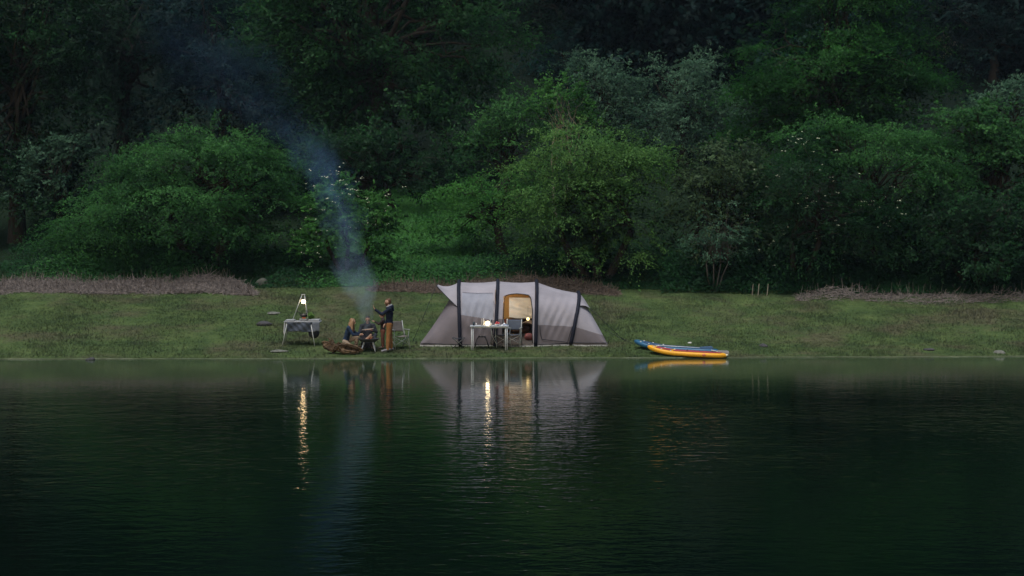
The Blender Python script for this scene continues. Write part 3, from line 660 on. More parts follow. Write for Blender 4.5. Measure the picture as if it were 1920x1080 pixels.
# door edging, roof seam, right low ventilation flap outline
m = MB()
def surf(i, px, py):                     # point on the bay's front at a photo pixel
    best = None
    for tt in range(0, 76):
        for uu in range(0, 41):
            p = BG[i][tt][uu]; a, c = px_of(p); d = (a - px) ** 2 + (c - py) ** 2
            if best is None or d < best[0]: best = (d, p)
    return best[1] + Vector((0, -.022, .004))
BG = {i: [[bay(i, uu / 40, tt / 150) for uu in range(41)] for tt in range(76)] for i in range(3)}
door = [(941, 645), (943, 610), (944.5, 580), (945, 560), (949, 554), (958, 552), (969, 551), (980, 552), (992, 554), (996, 560), (998, 580), (998.5, 610), (999, 645)]
m.tube([surf(1, *d) for d in door], .014, 6); m.build('door_piping', PIPE, T, True, True); m = MB()
m.tube([surf(2, *d) for d in ((1013, 612), (1014, 625), (1017, 638), (1042, 640), (1064, 641), (1069, 625), (1073, 613))], .011, 6)
m.build('vent_piping', PIPE, T, True, True)
MB().tube([surf(0, *d) for d in ((868, 548), (895, 550), (924, 549), (926, 570), (925, 594))], .006, 5).build('window_seam', FABD, WP, True, True)
# inside: amber lining, cream curtain, dark inner room, ground sheet
m = MB(); yb = 54.35; x0, x1 = X(930, yb), X(1003, yb); zb = G(0, yb)
m.sheet(lambda u, v: Vector((x0 + (x1 - x0) * u, yb + .03 * sin(14 * u) * (1 - v), zb + .5 + (1.72 - .5) * v)), 40, 20)
m.sheet(lambda u, v: Vector((X(929.5, 52.55) - .02 * sin(9 * v), 52.5 + 1.85 * u, zb - .15 + 1.75 * v)), 20, 20)
for v0 in (0,):
    def ceil(u, v):
        t = .37 + .2 * v; y, z = prof(t, 1.76, 1.50); return Vector((x0 + (x1 - x0) * u, y, z + G(0, y)))
    m.sheet(ceil, 10, 14)
m.build('inner_lining', ORANGE, T, True, True, .006)
m = MB(); yc2 = 54.15; cz0 = Z(597, yc2); cz1 = Z(558, yc2); cx0, cx1 = X(954.5, yc2), X(1000, yc2)
m.sheet(lambda u, v: Vector((cx0 + (cx1 - cx0) * u, yc2 - .03 * sin(7 * u + 9 * v) - .015 * sin(23 * v + 5 * u), cz0 + (cz1 - cz0) * v + (.07 * max(0, .35 - u) * (1 - v)))), 40, 24)
m.build('curtain', CREAM, T, True, True, .004)
m = MB(); m.sheet(lambda u, v: Vector((x0 + (x1 - x0 + .3) * u, yb + .6 + .04 * sin(20 * u), zb + 1.0 * v)), 20, 4)
m.sheet(lambda u, v: Vector((X(1004, 52.6) + .02 * sin(9 * v), 52.6 + 2.2 * u, zb - .15 + 1.75 * v)), 6, 6)
m.build('inner_room_wall', DARKIN, T, True, True, .006)
m = MB(); m.sheet(lambda u, v: Vector((X(929, YF) + (X(1004, YF) - X(929, YF)) * u, YF + .08 + 2.9 * v, G(0, YF + .08 + 2.9 * v) + .03)), 6, 10); m.build('ground_sheet', mat('ground_sheet', (.05, .045, .045), .7), T, False, True, .01)
# guy ropes and pegs
m = MB()
for a, b_ in ((P(1107, 578, YC - .75), (1212, 668, 53.2)), (P(1128, 615, 53.2), (1190, 640, 52.6)), (P(788, 644, 53.0), (781, 649, 52.7)), (tip, (775, 0, 53.2))):
    bx = X(b_[0] if b_[0] != 1212 else 1172, b_[2]); e = Vector((bx, b_[2], G(bx, b_[2]) + .02)); 
    MB().tube([a, a.lerp(e, .5) - Vector((0, 0, .02)), e], .008, 5).build('guy_rope', PIPE, T, True, True)
for px, Y in ((779, 52.75), (1140, 52.9), (1172, 53.2), (1190, 52.6), (775, 53.2)):
    x = X(px, Y); MB().tube([(x, Y, G(x, Y) - .05), (x + .02, Y, G(x, Y) + .10)], .011, 6).build('peg', PIPE, T, False, True)

# ------------------------------------------------------------------ lamps
def globe(name, label, c, r, es, col, watt, hang=None, base=True, parent_fix=None):
    root = empty(name, c - Vector((0, 0, r))); tag(root, label, 'lantern', 'globe lanterns')
    gm_ = mat('lamp_glow_' + str(int(c.x * 100)), (.8, .75, .6), .4, .3, 0, emit=col, es=es)
    MB().ball(c, (r, r, r * 1.02), 20).build('lamp_shade', gm_, root, True, True)
    m = MB()
    if base: m.lathe([(r * .55, -r * 1.12), (r * .6, -r * 1.05), (r * .5, -r * .86), (r * .2, -r * .8)], c, 16)
    else: m.lathe([(r * .15, r * .9), (r * .42, r * .93), (r * .40, r * 1.12), (r * .1, r * 1.2)], c, 16)
    if hang: m.tube([c + Vector((0, 0, r * 1.1)), hang], .005, 6)
    m.build('lamp_cap', mat('lamp_cap', (.3, .3, .3), .5), root, True, True)
    return root

# ------------------------------------------------------------------ cooking table and its things
METW = mat('frame_white_metal', (.50, .52, .54), .35, .5, .08); METG = mat('frame_grey_metal', (.20, .21, .22), .4, .5, .15)
BLK = mat('black_metal', (.012, .012, .014), .45, .5, .2); CLG = mat('cloth_slate', (.065, .078, .105), .85, .2, .15, 5, .01, 12)
CLD = mat('cloth_charcoal', (.03, .035, .045), .9, .2, .2, 5, .01, 12); TOPM = mat('table_top_grey', (.30, .32, .36), .5, .4, .1)
Yk = 52.35; kx0, kx1 = X(534, Yk), X(602, Yk); kz = Z(601.5, Yk)
K = empty('camp_kitchen', ((kx0 + kx1) / 2, Yk, G(X(568, Yk), Yk))); tag(K, 'grey folding camp kitchen table with hanging cloth cupboard and splayed white legs', 'table')
m = MB(); m.box(((kx0 + kx1) / 2, Yk, kz - .02), (kx1 - kx0, .5, .035)); m.build('table_top', TOPM, K, False, True)
MB().box((X(545, Yk), Yk, kz + .025), (.28, .45, .04)).build('side_tray', TOPM, K, False, True); m = MB(); m.box((X(590, Yk), Yk, kz + .03), (.35, .45, .055)); m.build('side_tray', TOPM, K, False, True)
def cup(u, v):
    x = X(540, Yk) + (X(586, Yk) - X(540, Yk)) * u; return Vector((x, Yk - .25 - .02 * sin(9 * u + 4 * v) - .012 * sin(25 * u - 8 * v), kz - .04 - .31 * v + .02 * sin(6 * u) * v))
m = MB(); m.sheet(cup, 40, 16); m.sheet(lambda u, v: Vector((X(540, Yk), Yk - .25 + .5 * u, kz - .04 - .31 * v)), 6, 6); m.sheet(lambda u, v: cup(u, v) + Vector((0, .49, 0)), 20, 6)
m.sheet(lambda u, v: Vector((X(540, Yk) + (X(586, Yk) - X(540, Yk)) * u, Yk - .25 + .5 * v, kz - .35)), 6, 4); m.build('cloth_cupboard', CLG, K, True, True, .004)
m = MB(); m.sheet(lambda u, v: Vector((X(587, Yk) + .25 * u, Yk - .24 - .03 * sin(pi * u), kz - .04 - (.31 + .02 * sin(7 * u)) * v)), 12, 8); m.build('side_pocket', mat('cloth_blue_grey', (.13, .145, .18), .85, .2, .15), K, True, True, .01)
MB().cap((X(589, Yk), Yk - .05, Z(624, Yk)), (X(589, Yk) + .001, Yk - .05, Z(623, Yk)), .19, .19, 14, .62, (1, 0, 0)).build('hanging_bag', CLD, K, True, True)
MB().sheet(lambda u, v: Vector((X(534.5, Yk) + .05 * u - .03 * v, Yk - .22 + .03 * sin(8 * u), kz - .03 - .42 * v)), 6, 8).build('hanging_towel', METW, K, True, True, .006)
for (a, b_, y0, y1) in ((540, 529, -.22, -.26), (584, 590.5, -.22, -.3), (541, 533, .22, .3), (580, 578.5, .22, .3)):
    e = Vector((X(b_, Yk + y1), Yk + y1, 0)); e.z = G(e.x, e.y) - .01
    MB().tube([(X(a, Yk), Yk + y0, kz - .04), e], .014, 8).build('leg', METW if y0 < 0 else METG, K, True, True)
Y2 = Yk
S = empty('lantern_stand', (X(565, Y2), Y2, kz)); tag(S, 'white tripod lantern stand rising from the camp kitchen table', 'stand')
tp = Z(552.5, Y2)
for a, dy in ((549.5, -.05), (578.5, -.12), (573.5, .2)):
    MB().tube([(X(a, Y2), Y2 + dy, kz + .05), (X(566.5 if a < 560 else 571, Y2), Y2, tp)], .011, 8).build('pole', METW, S, True, True)
MB().box((X(568.7, Y2), Y2, tp + .005), (.13, .05, .02)).build('top_bar', METW, S, False, True)
lc = P(568.5, 565.5, Y2 - .02)
globe('hanging_lantern', 'glowing round lantern hanging from the tripod stand over the camp kitchen', lc, .066, 10, (1, .72, .36), .5, Vector((lc.x, Y2, tp)), False)
st = empty('camp_stove', (X(570, Y2), Y2, kz)); tag(st, 'small camp stove with glowing orange burner under the black pan', 'stove')
MB().box((X(569.5, Y2), Y2, kz + .045), (.26, .24, .06)).build('body', METG, st, False, True)
MB().lathe([(.05, .075), (.06, .10), (.075, .12), (.03, .125)], (X(570, Y2), Y2, kz), 14).build('burner', mat('hot_burner', (.30, .12, .08), .5, emit=(1, .22, .05), es=.08), st, True, True)
pn = empty('pan', (X(570, Y2), Y2, kz + .15)); tag(pn, 'black pan with a long handle on the camp stove', 'pan')
MB().lathe([(.085, .13), (.13, .17), (.145, .20), (.10, .225), (.03, .24), (.03, .26), (.015, .265)], (X(569.5, Y2), Y2, kz), 20).build('bowl', BLK, pn, True, True)
MB().tube([P(565, 588, Y2), P(560, 585, Y2), P(556.5, 582.5, Y2)], [.016, .013, .015], 8).build('handle', BLK, pn, True, True)
MB().cap(P(574.5, 587.5, Y2), P(577, 583.5, Y2), .02, .016).build('spout', BLK, pn, True, True)
rs = np.random.RandomState(5); cc = np.array(P(581.5, 592.5, Y2)) + rs.normal(size=(260, 3)) * [.06, .07, .045]
pl = leaf_obj('salad_greens', [(leaves(cc, rs.normal(size=(260, 3)), rs.normal(size=(260, 3)), np.full(260, .07), np.full(260, .05)), .7 + .3 * rs.rand(260))], leaf_mat('salad', (.03, .075, .014), (.08, .17, .035)))
tag(pl, 'leafy green vegetables heaped on the camp kitchen table', 'vegetables')

# ------------------------------------------------------------------ dining table
Yd = 51.75; tx0, tx1 = X(881.5, Yd), X(953.5, Yd); tz = Z(610.5, Yd)
D = empty('dining_table', ((tx0 + tx1) / 2, Yd, G(0, Yd))); tag(D, 'white folding dining table with U-shaped legs in front of the tent', 'table')
MB().box(((tx0 + tx1) / 2, Yd, tz - .01), (tx1 - tx0, .62, .03)).build('table_top', mat('table_top_white', (.33, .37, .42), .4, .5, .06), D, False, True)
MB().box(((tx0 + tx1) / 2, Yd, tz - .043), (tx1 - tx0 - .08, .56, .035)).build('apron', METW, D, False, True)
for px in (884.5, 948):
    w = .075; x = X(px, Yd)
    for dx in (0, 3.0):
        xx = X(px + dx, Yd); g0 = G(xx, Yd - .27); g1 = G(xx, Yd + .27)
        MB().tube([(xx, Yd - .27, tz - .05), (xx, Yd - .27, g0 + .03), (xx, Yd - .22, g0 + .01), (xx, Yd + .22, g1 + .01), (xx, Yd + .27, g1 + .03), (xx, Yd + .27, tz - .05)], .014, 8).build('leg', METW, D, True, True)
def cupo(px, r, h, m_, label, name='cup', cat='cup', dy=0.0):
    c = Vector((X(px, Yd), Yd + dy, tz + .005)); o = MB().lathe([(r * .85, 0), (r, h * .3), (r, h), (r * .88, h), (r * .8, h * .2)], c, 16).build(name, m_, None, True); tag(o, label, cat); return o
cupo(888.5, .035, .13, mat('mug_dark', (.015, .03, .04), .5), 'tall dark mug near the left end of the dining table', 'mug', 'mug', -.1)
cupo(893.2, .016, .09, METW, 'small thin white cup beside the tall dark mug', dy=-.15)
cupo(896, .07, .018, METW, 'flat pale saucer beside the thin white cup', 'saucer', 'saucer', -.18)
def bottle(px, label, c_):
    c = Vector((X(px, Yd), Yd - .08, tz + .005)); tag(MB().lathe([(.028, 0), (.030, .01), (.030, .16), (.022, .19), (.020, .205), (.02, .23), (.012, .235)], c, 16).build('bottle', c_, None, True), label, 'bottle', 'bottles on the dining table')
bottle(903.4, 'grey metal bottle left of its brighter twin on the dining table', mat('bottle_grey', (.35, .32, .30), .3, .5, metal=.3)); bottle(906.7, 'bright metal bottle nearest the glowing table lantern', mat('bottle_bright', (.62, .58, .54), .3, .5, metal=.2))
lt = P(914.2, 606.2, Yd - .05); lt.z = tz + .085
globe('table_lantern', 'glowing round lantern standing on the white dining table', lt, .066, 10, (1, .76, .42), .6)
cupo(920.5, .04, .09, mat('cup_cream', (.6, .55, .48), .5), 'cream cup lit by the table lantern', dy=-.12)
bw = empty('fruit_bowl', (X(932.5, Yd), Yd - .05, tz)); tag(bw, 'bowl of red fruit on the right half of the dining table', 'bowl')
MB().lathe([(.04, .005), (.08, .03), (.10, .06), (.09, .06), (.07, .03), (.02, .02)], (X(932.5, Yd), Yd - .05, tz), 20).build('bowl', METW, bw, True, True)
m = MB(); [m.ball((X(932.5, Yd) + a, Yd - .05 + b_, tz + .075 + c_), .034, 10) for a, b_, c_ in ((-.045, 0, 0), (.03, -.03, 0), (0, .04, .01), (-.01, -.01, .04), (.05, .03, .01))]; m.build('fruit', mat('fruit_red', (.45, .05, .06), .4), bw, True, True)
o = MB().sheet(lambda u, v: Vector((X(939, Yd) + .21 * u, Yd - .2 + .3 * v, tz + .012 + .055 * sin(pi * u) * sin(pi * v) * (1 + .5 * sin(9 * u + 5 * v)))), 20, 16).build('napkin', mat('napkin_white', (.6, .6, .62), .8), None, True, solid=.006); tag(o, 'crumpled white cloth at the right end of the dining table', 'cloth')
o = MB().box((X(947, Yd), Yd - .12, tz + .03), (.14, .12, .045), .2).build('container', mat('box_blue', (.10, .16, .30), .5)); tag(o, 'small blue box beside the crumpled white cloth', 'box')

# ------------------------------------------------------------------ folding furniture
def stool(px, Y, label, w=.42, h=.36, rz=0, m_=None):
    x = X(px, Y); r = empty('folding_stool', (x, Y, G(x, Y)), rz); tag(r, label, 'stool', 'folding stools by the tent'); m_ = m_ or METG
    MB().sheet(lambda u, v: Vector((-w / 2 + w * u, -.15 + .3 * v, h - .03 * sin(pi * u))), 10, 4).build('seat', CLD, r, True, solid=.008)
    for s in (-1, 1):
        for d in (-1, 1): MB().tube([(-d * w / 2, s * .16, h), (d * w / 2, s * .16 + .01 * d, .0)], .011, 8).build('leg', BLK if s < 0 else m_, r, True)
    return r
stool(860, 52.0, 'small crossed-leg folding stool in front of the leftmost air beam')
x = X(903, 52.05); r = empty('folding_stool', (x, 52.05, G(x, 52.05))); tag(r, 'black curved-frame stool under the dining table', 'stool', 'folding stools by the tent')
for s in (-1, 1): MB().tube([(-.22 - .02, s * .15, 0), (-.17, s * .14, .25), (-.12, s * .13, .34), (-.05, s * .13, .37), (.06, s * .13, .37), (.13, s * .13, .33), (.18, s * .14, .22), (.25, s * .15, 0)], .014, 8).build('frame', BLK, r, True)
MB().sheet(lambda u, v: Vector((-.11 + .24 * u, -.14 + .28 * v, .375 - .02 * sin(pi * u))), 8, 4).build('seat', CLD, r, True, solid=.02)
METC = mat('frame_dull_metal', (.27, .29, .29), .45, .5, .1)
def chair(px, Y, rz, label, bm_=None, group='camp armchairs'):
    """armchair, local: faces -y; folding aluminium frame with crossed legs"""
    x = X(px, Y); r = empty('camp_chair', (x, Y, G(x, Y)), rz); tag(r, label, 'chair', group)
    MB().sheet(lambda u, v: Vector((-.24 + .48 * u, -.22 + .44 * v, .43 - .035 * sin(pi * u) + .0 * v)), 10, 8).build('seat', bm_ or CLG, r, True, solid=.012)
    MB().sheet(lambda u, v: Vector((-.23 + .46 * u, .24 + .10 * v + .03 * sin(pi * u), .56 + .34 * v)), 10, 8).build('backrest', bm_ or CLG, r, True, solid=.014)
    for s in (-1, 1):
        MB().tube([(s * .25, .20, .42), (s * .25, .235, .56), (s * .25, .35, .93)], .017, 8).build('back_post', METC, r, True)
        MB().box((s * .27, -.0, .64), (.05, .46, .022)).build('armrest', METC, r)
        MB().tube([(s * .27, -.19, .63), (s * .26, -.15, .43), (s * .27, -.27, 0)], .013, 8).build('leg', METC, r, True)
        MB().tube([(s * .27, .19, .63), (s * .26, .16, .43), (s * .27, .30, 0)], .013, 8).build('leg', METC, r, True)
        MB().tube([(s * .265, -.24, .10), (s * .265, .18, .42)], .009, 6).build('brace', METC, r, True)
        MB().tube([(s * .265, .26, .10), (s * .265, -.18, .42)], .009, 6).build('brace', METC, r, True)
    for y in (-.21, .22):
        MB().tube([(-.26, y, .12), (.26, y * .9, .40)], .009, 6).build('crossbar', METC, r, True); MB().tube([(.26, y, .12), (-.26, y * .9, .40)], .009, 6).build('crossbar', METC, r, True)
    return r
chair(962, 52.25, R(-8), 'grey-backed folding armchair in front of the lit tent doorway')
chair(939, 52.15, R(24), 'folding armchair half hidden behind the right end of the dining table', CLD)
chair(749, 51.9, R(28), 'folding armchair with dark backrest standing behind the man in the navy hoodie', mat('cloth_taupe', (.10, .09, .085), .85))

# things inside the tent
il = P(990, 598, 53.5)
globe('hanging_lantern', 'small dim yellow lantern hanging inside the tent doorway', il, .055, 1.6, (1, .70, .28), 6, il + Vector((0, .1, .45)), False)
il = Vector((X(935, 53.1), 53.1, G(0, 53.1) + 1.42))
globe('ceiling_lantern', 'bright lantern hung inside the tent behind the door jamb, lighting the amber lining', il, .07, 75.0, (1, .91, .76), 16, il + Vector((0, 0, .2)), False)
def bag(px, py, Y, rx, ry, rz_, label, m_, name='bag', cat='bag'):
    c = P(px, py, Y); r = empty(name, (c.x, Y, G(c.x, Y))); tag(r, label, cat)
    c.z = max(c.z, G(c.x, Y) + rz_ + .03)
    MB().cap(c - Vector((rx * .45, 0, 0)), c + Vector((rx * .45, .02, 0)), rz_, rz_ * .95, 16, ry / rz_, (0, 0, 1)).build('body', m_, r, True, True)
    MB().tube([c + Vector((-rx * .3, 0, rz_ * .95)), c + Vector((0, 0, rz_ * 1.3)), c + Vector((rx * .3, 0, rz_ * .95))], .012, 6).build('handle', BLK, r, True, True)
bag(994, 641, 53.2, .15, .13, .13, 'round reddish bag on the tent floor at the right of the doorway', mat('bag_red', (.16, .05, .05), .7))
bag(976, 634, 54.2, .45, .18, .15, 'dark brown holdall deep inside the tent', mat('bag_brown', (.10, .06, .045), .8))
bag(960, 632, 54.4, .4, .25, .25, 'dark maroon holdall inside the tent behind the armchair', mat('bag_maroon', (.13, .045, .04), .8))
o = MB().sheet(lambda u, v: Vector((X(974, 53.8) + .62 * u, 53.6 + .5 * v, G(0, 53.8) + .38 + .08 * sin(pi * u) + .05 * sin(6 * u + 5 * v) + .08 * u)), 20, 12).build('blanket', mat('blanket_beige', (.25, .2, .16), .9), None, True, solid=.03); tag(o, 'rumpled beige blanket lying on the holdalls inside the tent', 'blanket')

# ------------------------------------------------------------------ fire pit, log, smoke
Yf = 51.35; fx = X(691, Yf); fg = G(fx, Yf); fz = Z(635, Yf)
FP = empty('fire_pit', (fx, Yf, fg)); tag(FP, 'round black fire bowl on splayed legs between the four campers', 'fire pit')
MB().lathe([(.05, -.125), (.22, -.11), (.31, -.05), (.365, .0), (.375, .01), (.36, .015), (.28, -.03), (.15, -.07), (.02, -.08)], (fx, Yf, fz), 28).build('bowl', mat('bowl_iron', (.04, .042, .05), .5, .5), FP, True, True)
for a in (-2.3, -.75, .8, 2.35):
    MB().tube([(fx + .2 * cos(a), Yf + .2 * sin(a), fz - .1), (fx + .34 * cos(a), Yf + .34 * sin(a), fg)], .021, 8).build('leg', METW, FP, True, True)
for k, (a, b_, lab) in enumerate((((-.08, -.1, -.03), (.09, .05, .14), 'split log burning on the fire bowl, pale and upright'), ((-.16, .02, .0), (.17, -.02, .045), 'charred log lying across the fire bowl'), ((.02, .12, .0), (.12, -.15, .07), 'short split log leaning at the right of the fire bowl'))):
    tag(MB().tube([Vector((fx, Yf, fz)) + Vector(a), Vector((fx, Yf, fz)) + Vector(b_)], [.038, .034], 7).build('firewood', (mat('wood_split', (.30, .19, .13), .8, bump=.01), mat('wood_char', (.03, .022, .02), .9), mat('wood_split2', (.22, .13, .08), .8))[k]), lab, 'firewood', 'logs on the fire bowl')
m = MB(); m.sheet(lambda u, v: Vector((fx + .22 * v * cos(u * 6.283), Yf + .22 * v * sin(u * 6.283), fz - .035 + .012 * sin(17 * u * 6.283) * sin(21 * v) * (v > 0) - .02 * v)), 48, 10)
m.build('embers', mat('embers', (.08, .05, .05), .9, emit=(1, .25, .06), es=.6, var=.5, vs=20), FP, True, True)
# driftwood: one gnarled root stump
BRK = mat('driftwood', (.035, .022, .014), .9, .2, .5, 9, .05, 16, stretch=(.3, 1, 1), col2=(.15, .10, .06)); Yl = 50.9
LG = empty('driftwood_log', (X(643, Yl), Yl, G(X(643, Yl), Yl))); tag(LG, 'gnarled brown driftwood log with broken roots lying at the water edge', 'log')
def LP(px, py, dy=0): return P(px, py, Yl + dy)
m = MB(); rs = np.random.RandomState(3)
def gn(pts, r): 
    q = []; rr = []
    for i in range(len(pts) - 1):
        for k in range(5): t = k / 5; q.append(Vector(pts[i]).lerp(Vector(pts[i + 1]), t) + Vector(rs.normal(size=3) * .012)); rr.append((r[i] + (r[i + 1] - r[i]) * t) * (1 + .2 * rs.normal() * .6))
    q.append(Vector(pts[-1])); rr.append(r[-1]); n0 = len(m.v); m.tube(q, [a * .74 for a in rr], 14)
    for k in range(n0, len(m.v)):
        cc = q[min(len(q) - 1, (k - n0) // 14)]; v = Vector(m.v[k]); dv = v - cc; th = (k - n0) % 14
        m.v[k] = tuple(cc + dv * (1 + .30 * sin(th * 2.4 + 1.3 * len(q)) * sin(th * 1.1) + .16 * rs.normal()))
gn([LP(607, 645), LP(618, 652), LP(640, 654), LP(662, 656), LP(679, 656)], [.10, .18, .14, .11, .06])
gn([LP(618, 650), LP(616, 643), LP(606, 640)], [.11, .07, .02]); gn([LP(622, 650), LP(618, 640), LP(616, 633)], [.10, .05, .012]); gn([LP(624, 648), LP(624, 640), LP(622, 633)], [.08, .04, .01])
gn([LP(612, 648), LP(607, 642), LP(603, 641)], [.09, .05, .015]); gn([LP(630, 650, -.1), LP(650, 647, -.1), LP(668, 650, -.15), LP(681, 657, -.1)], [.09, .08, .07, .03])
gn([LP(635, 656, -.2), LP(655, 661, -.25), LP(672, 660, -.2)], [.10, .08, .04]); gn([LP(626, 652), LP(634, 644), LP(645, 646)], [.08, .045, .02]); gn([LP(655, 655), LP(668, 650), LP(676, 650)], [.08, .05, .02])
for k in range(16):
    a = LP(rs.uniform(608, 674), rs.uniform(645, 656), rs.uniform(-.15, .1)); gn([a, a + Vector((rs.normal() * .10, rs.normal() * .06, .05 + .10 * rs.rand()))], [.035, .008])
m.build('trunk', BRK, LG, False, True)

# ------------------------------------------------------------------ paddle boards
def board(name, label, cen, rz, L, W, Th, hull, deck, lift, pitch, seed):
    r = empty(name, cen, rz); r.rotation_euler = (0, pitch, rz); tag(r, label, 'paddle board', 'inflatable paddle boards on the shore')
    def wid(u): return W / 2 * (1 - abs(2 * u - 1) ** (2.6 if u > .5 else 3.4)) ** .55 if 0 < u < 1 else .02
    def rock_(u): return .02 * 0 + lift * max(0, (.42 - u) / .42) ** 2
    m = MB(); nu = 60; ns = 20; vs = []
    for i in range(nu + 1):
        u = .002 + .996 * i / nu; w = wid(u); x = -L / 2 + L * u
        th = Th * min(1, (w / (W / 2)) * 1.6 + .25)
        for k in range(ns):
            a = 2 * pi * k / ns; c, s = cos(a), sin(a); rr = min(th / 2, w)
            y = (w - rr) * (1 if c > 0 else -1) * min(1, abs(c) * 3) + rr * c; z = th / 2 * (abs(s) ** .8) * (1 if s > 0 else -1)
            vs.append((x, y, z + rock_(u) + Th / 2))
    f = [(i * ns + k, (i + 1) * ns + k, (i + 1) * ns + (k + 1) % ns, i * ns + (k + 1) % ns) for i in range(nu) for k in range(ns)]
    f += [tuple(range(ns)), tuple(nu * ns + k for k in range(ns - 1, -1, -1))]; m.add(vs, f); m.build('hull', hull, r, True)
    for u0, u1, mm in ((.12, .30, deck), (.34, .93, deck)):
        MB().sheet(lambda a, b_: Vector((-L / 2 + L * (u0 + (u1 - u0) * a), (wid(u0 + (u1 - u0) * a) - .09) * (2 * b_ - 1), rock_(u0 + (u1 - u0) * a) + Th + .008)), 24, 6).build('deck_pad', mm, r, True, solid=.008)
    mm = mat('board_webbing_' + str(seed), (.55, .55, .52), .6)
    for u in (.10, .2, .32): 
        for s in (-1, 1): MB().ball((-L / 2 + L * u, s * (wid(u) - .06), rock_(u) + Th + .006), (.035, .03, .018), 8).build('fitting', mm, r, True)
    MB().tube([(-L / 2 + L * .5, -.07, Th + .03), (-L / 2 + L * .51, 0, Th + .05), (-L / 2 + L * .5, .07, Th + .03)], .014, 6).build('carry_handle', BLK, r, True)
    MB().box((L * .38, 0, -.07), (.18, .012, .16)).build('fin', BLK, r)
    return r
YEL = mat('board_yellow', (.75, .36, .015), .45, .4, .06); BLU = mat('board_blue', (.02, .10, .20), .4, .4, .1); RED = mat('deck_red', (.28, .045, .05), .7); NVD = mat('deck_navy', (.03, .07, .14), .7)
ye = P(1288, 668, 50.75)
B1 = board('paddle_board', 'yellow inflatable paddle board with red deck pad, nearest the water', (X(1288, 50.72), 50.72, .05), R(-18), 2.68, .78, .15, YEL, RED, .16, R(1.9), 1)
MB().ball((-2.68 / 2 + 2.68 * .74, -.395, .09), (.055, .02, .045), 12).build('badge', mat('badge_coral', (.75, .22, .12), .5), B1, True)
MB().tube([(1.31, -.07, .09), (1.345, 0, .09), (1.31, .07, .09)], .03, 8).build('tail_cap', mat('tail_pale', (.6, .6, .45), .5), B1, True)
board('paddle_board', 'blue inflatable paddle board lying behind the yellow one', (X(1268, 51.55), 51.55, .14), R(-20), 2.95, .78, .15, BLU, NVD, .18, R(2.2), 2)
def paddle(label, a, b_, bc):
    r = empty('paddle', a); tag(r, label, 'paddle', 'paddles lying on the boards'); a = Vector(a); b_ = Vector(b_); d = (b_ - a).normalized()
    MB().tube([a, b_], .014, 8).build('shaft', METW, r, True, True); MB().cap(b_, b_ + d * .36, .04, .09, 12, .12, (0, 0.25, 1)).build('blade', bc, r, True, True)
    MB().cap(a - Vector((0, .05, 0)), a + Vector((0, .05, 0)), .016, .016, 8).build('grip', BLK, r, True, True)
paddle('silver paddle lying along the blue board towards the yellow tail', P(1215, 646.3, 51.6), P(1312, 652.5, 51.2), NVD)
paddle('pale paddle slanting across both boards to the yellow tail', P(1310, 652, 51.3), P(1346, 659, 50.75), METG)

# ------------------------------------------------------------------ people
def remesh(m, name, mt, parent, vox, smooth_it=4):
    me = bpy.data.meshes.new(name); me.from_pydata([tuple(v) for v in m.v], [], m.f); me.update()
    t = bpy.data.objects.new(name, me); C.objects.link(t)
    md = t.modifiers.new('r', 'REMESH'); md.mode = 'VOXEL'; md.voxel_size = vox; md.use_smooth_shade = True
    sm = t.modifiers.new('s', 'SMOOTH'); sm.factor = .5; sm.iterations = smooth_it
    dg = bpy.context.evaluated_depsgraph_get(); nm = bpy.data.meshes.new_from_object(t.evaluated_get(dg)); nm.name = name
    t.modifiers.clear(); t.data = nm; nm.materials.clear(); nm.materials.append(mt); bpy.data.meshes.remove(me); t.parent = parent; return t
SKIN = mat('skin', (.42, .25, .18), .55, .4, .06, 12)
def hand(m, w, d, up, curl=.35, side=1, k=1.0):
    """w wrist, d direction of the hand, up = back of the hand; five separate fingers"""
    w = Vector(w); d = Vector(d).normalized(); up = Vector(up); up = (up - d * up.dot(d)).normalized(); s = d.cross(up) * side
    m.cap(w, w + d * .075 * k, .026 * k, .036 * k, 12, .45, s)
    for i, (o, L) in enumerate(((-.030, .066), (-.010, .076), (.010, .072), (.029, .056))):
        a = w + d * .085 * k + s * o * k; b_ = a + (d - up * curl * .5) * L * .55 * k; c = b_ + (d - up * curl * 1.6).normalized() * L * .5 * k
        m.cap(a, b_, .0088 * k, .0080 * k, 8); m.cap(b_, c, .0080 * k, .0068 * k, 8)
    a = w + d * .03 * k - s * .026 * k; b_ = a + (d * .6 - s * .8).normalized() * .04 * k; m.cap(a, b_, .012 * k, .010 * k, 8); m.cap(b_, b_ + (d - s * .25 - up * .3).normalized() * .03 * k, .010 * k, .008 * k, 8)
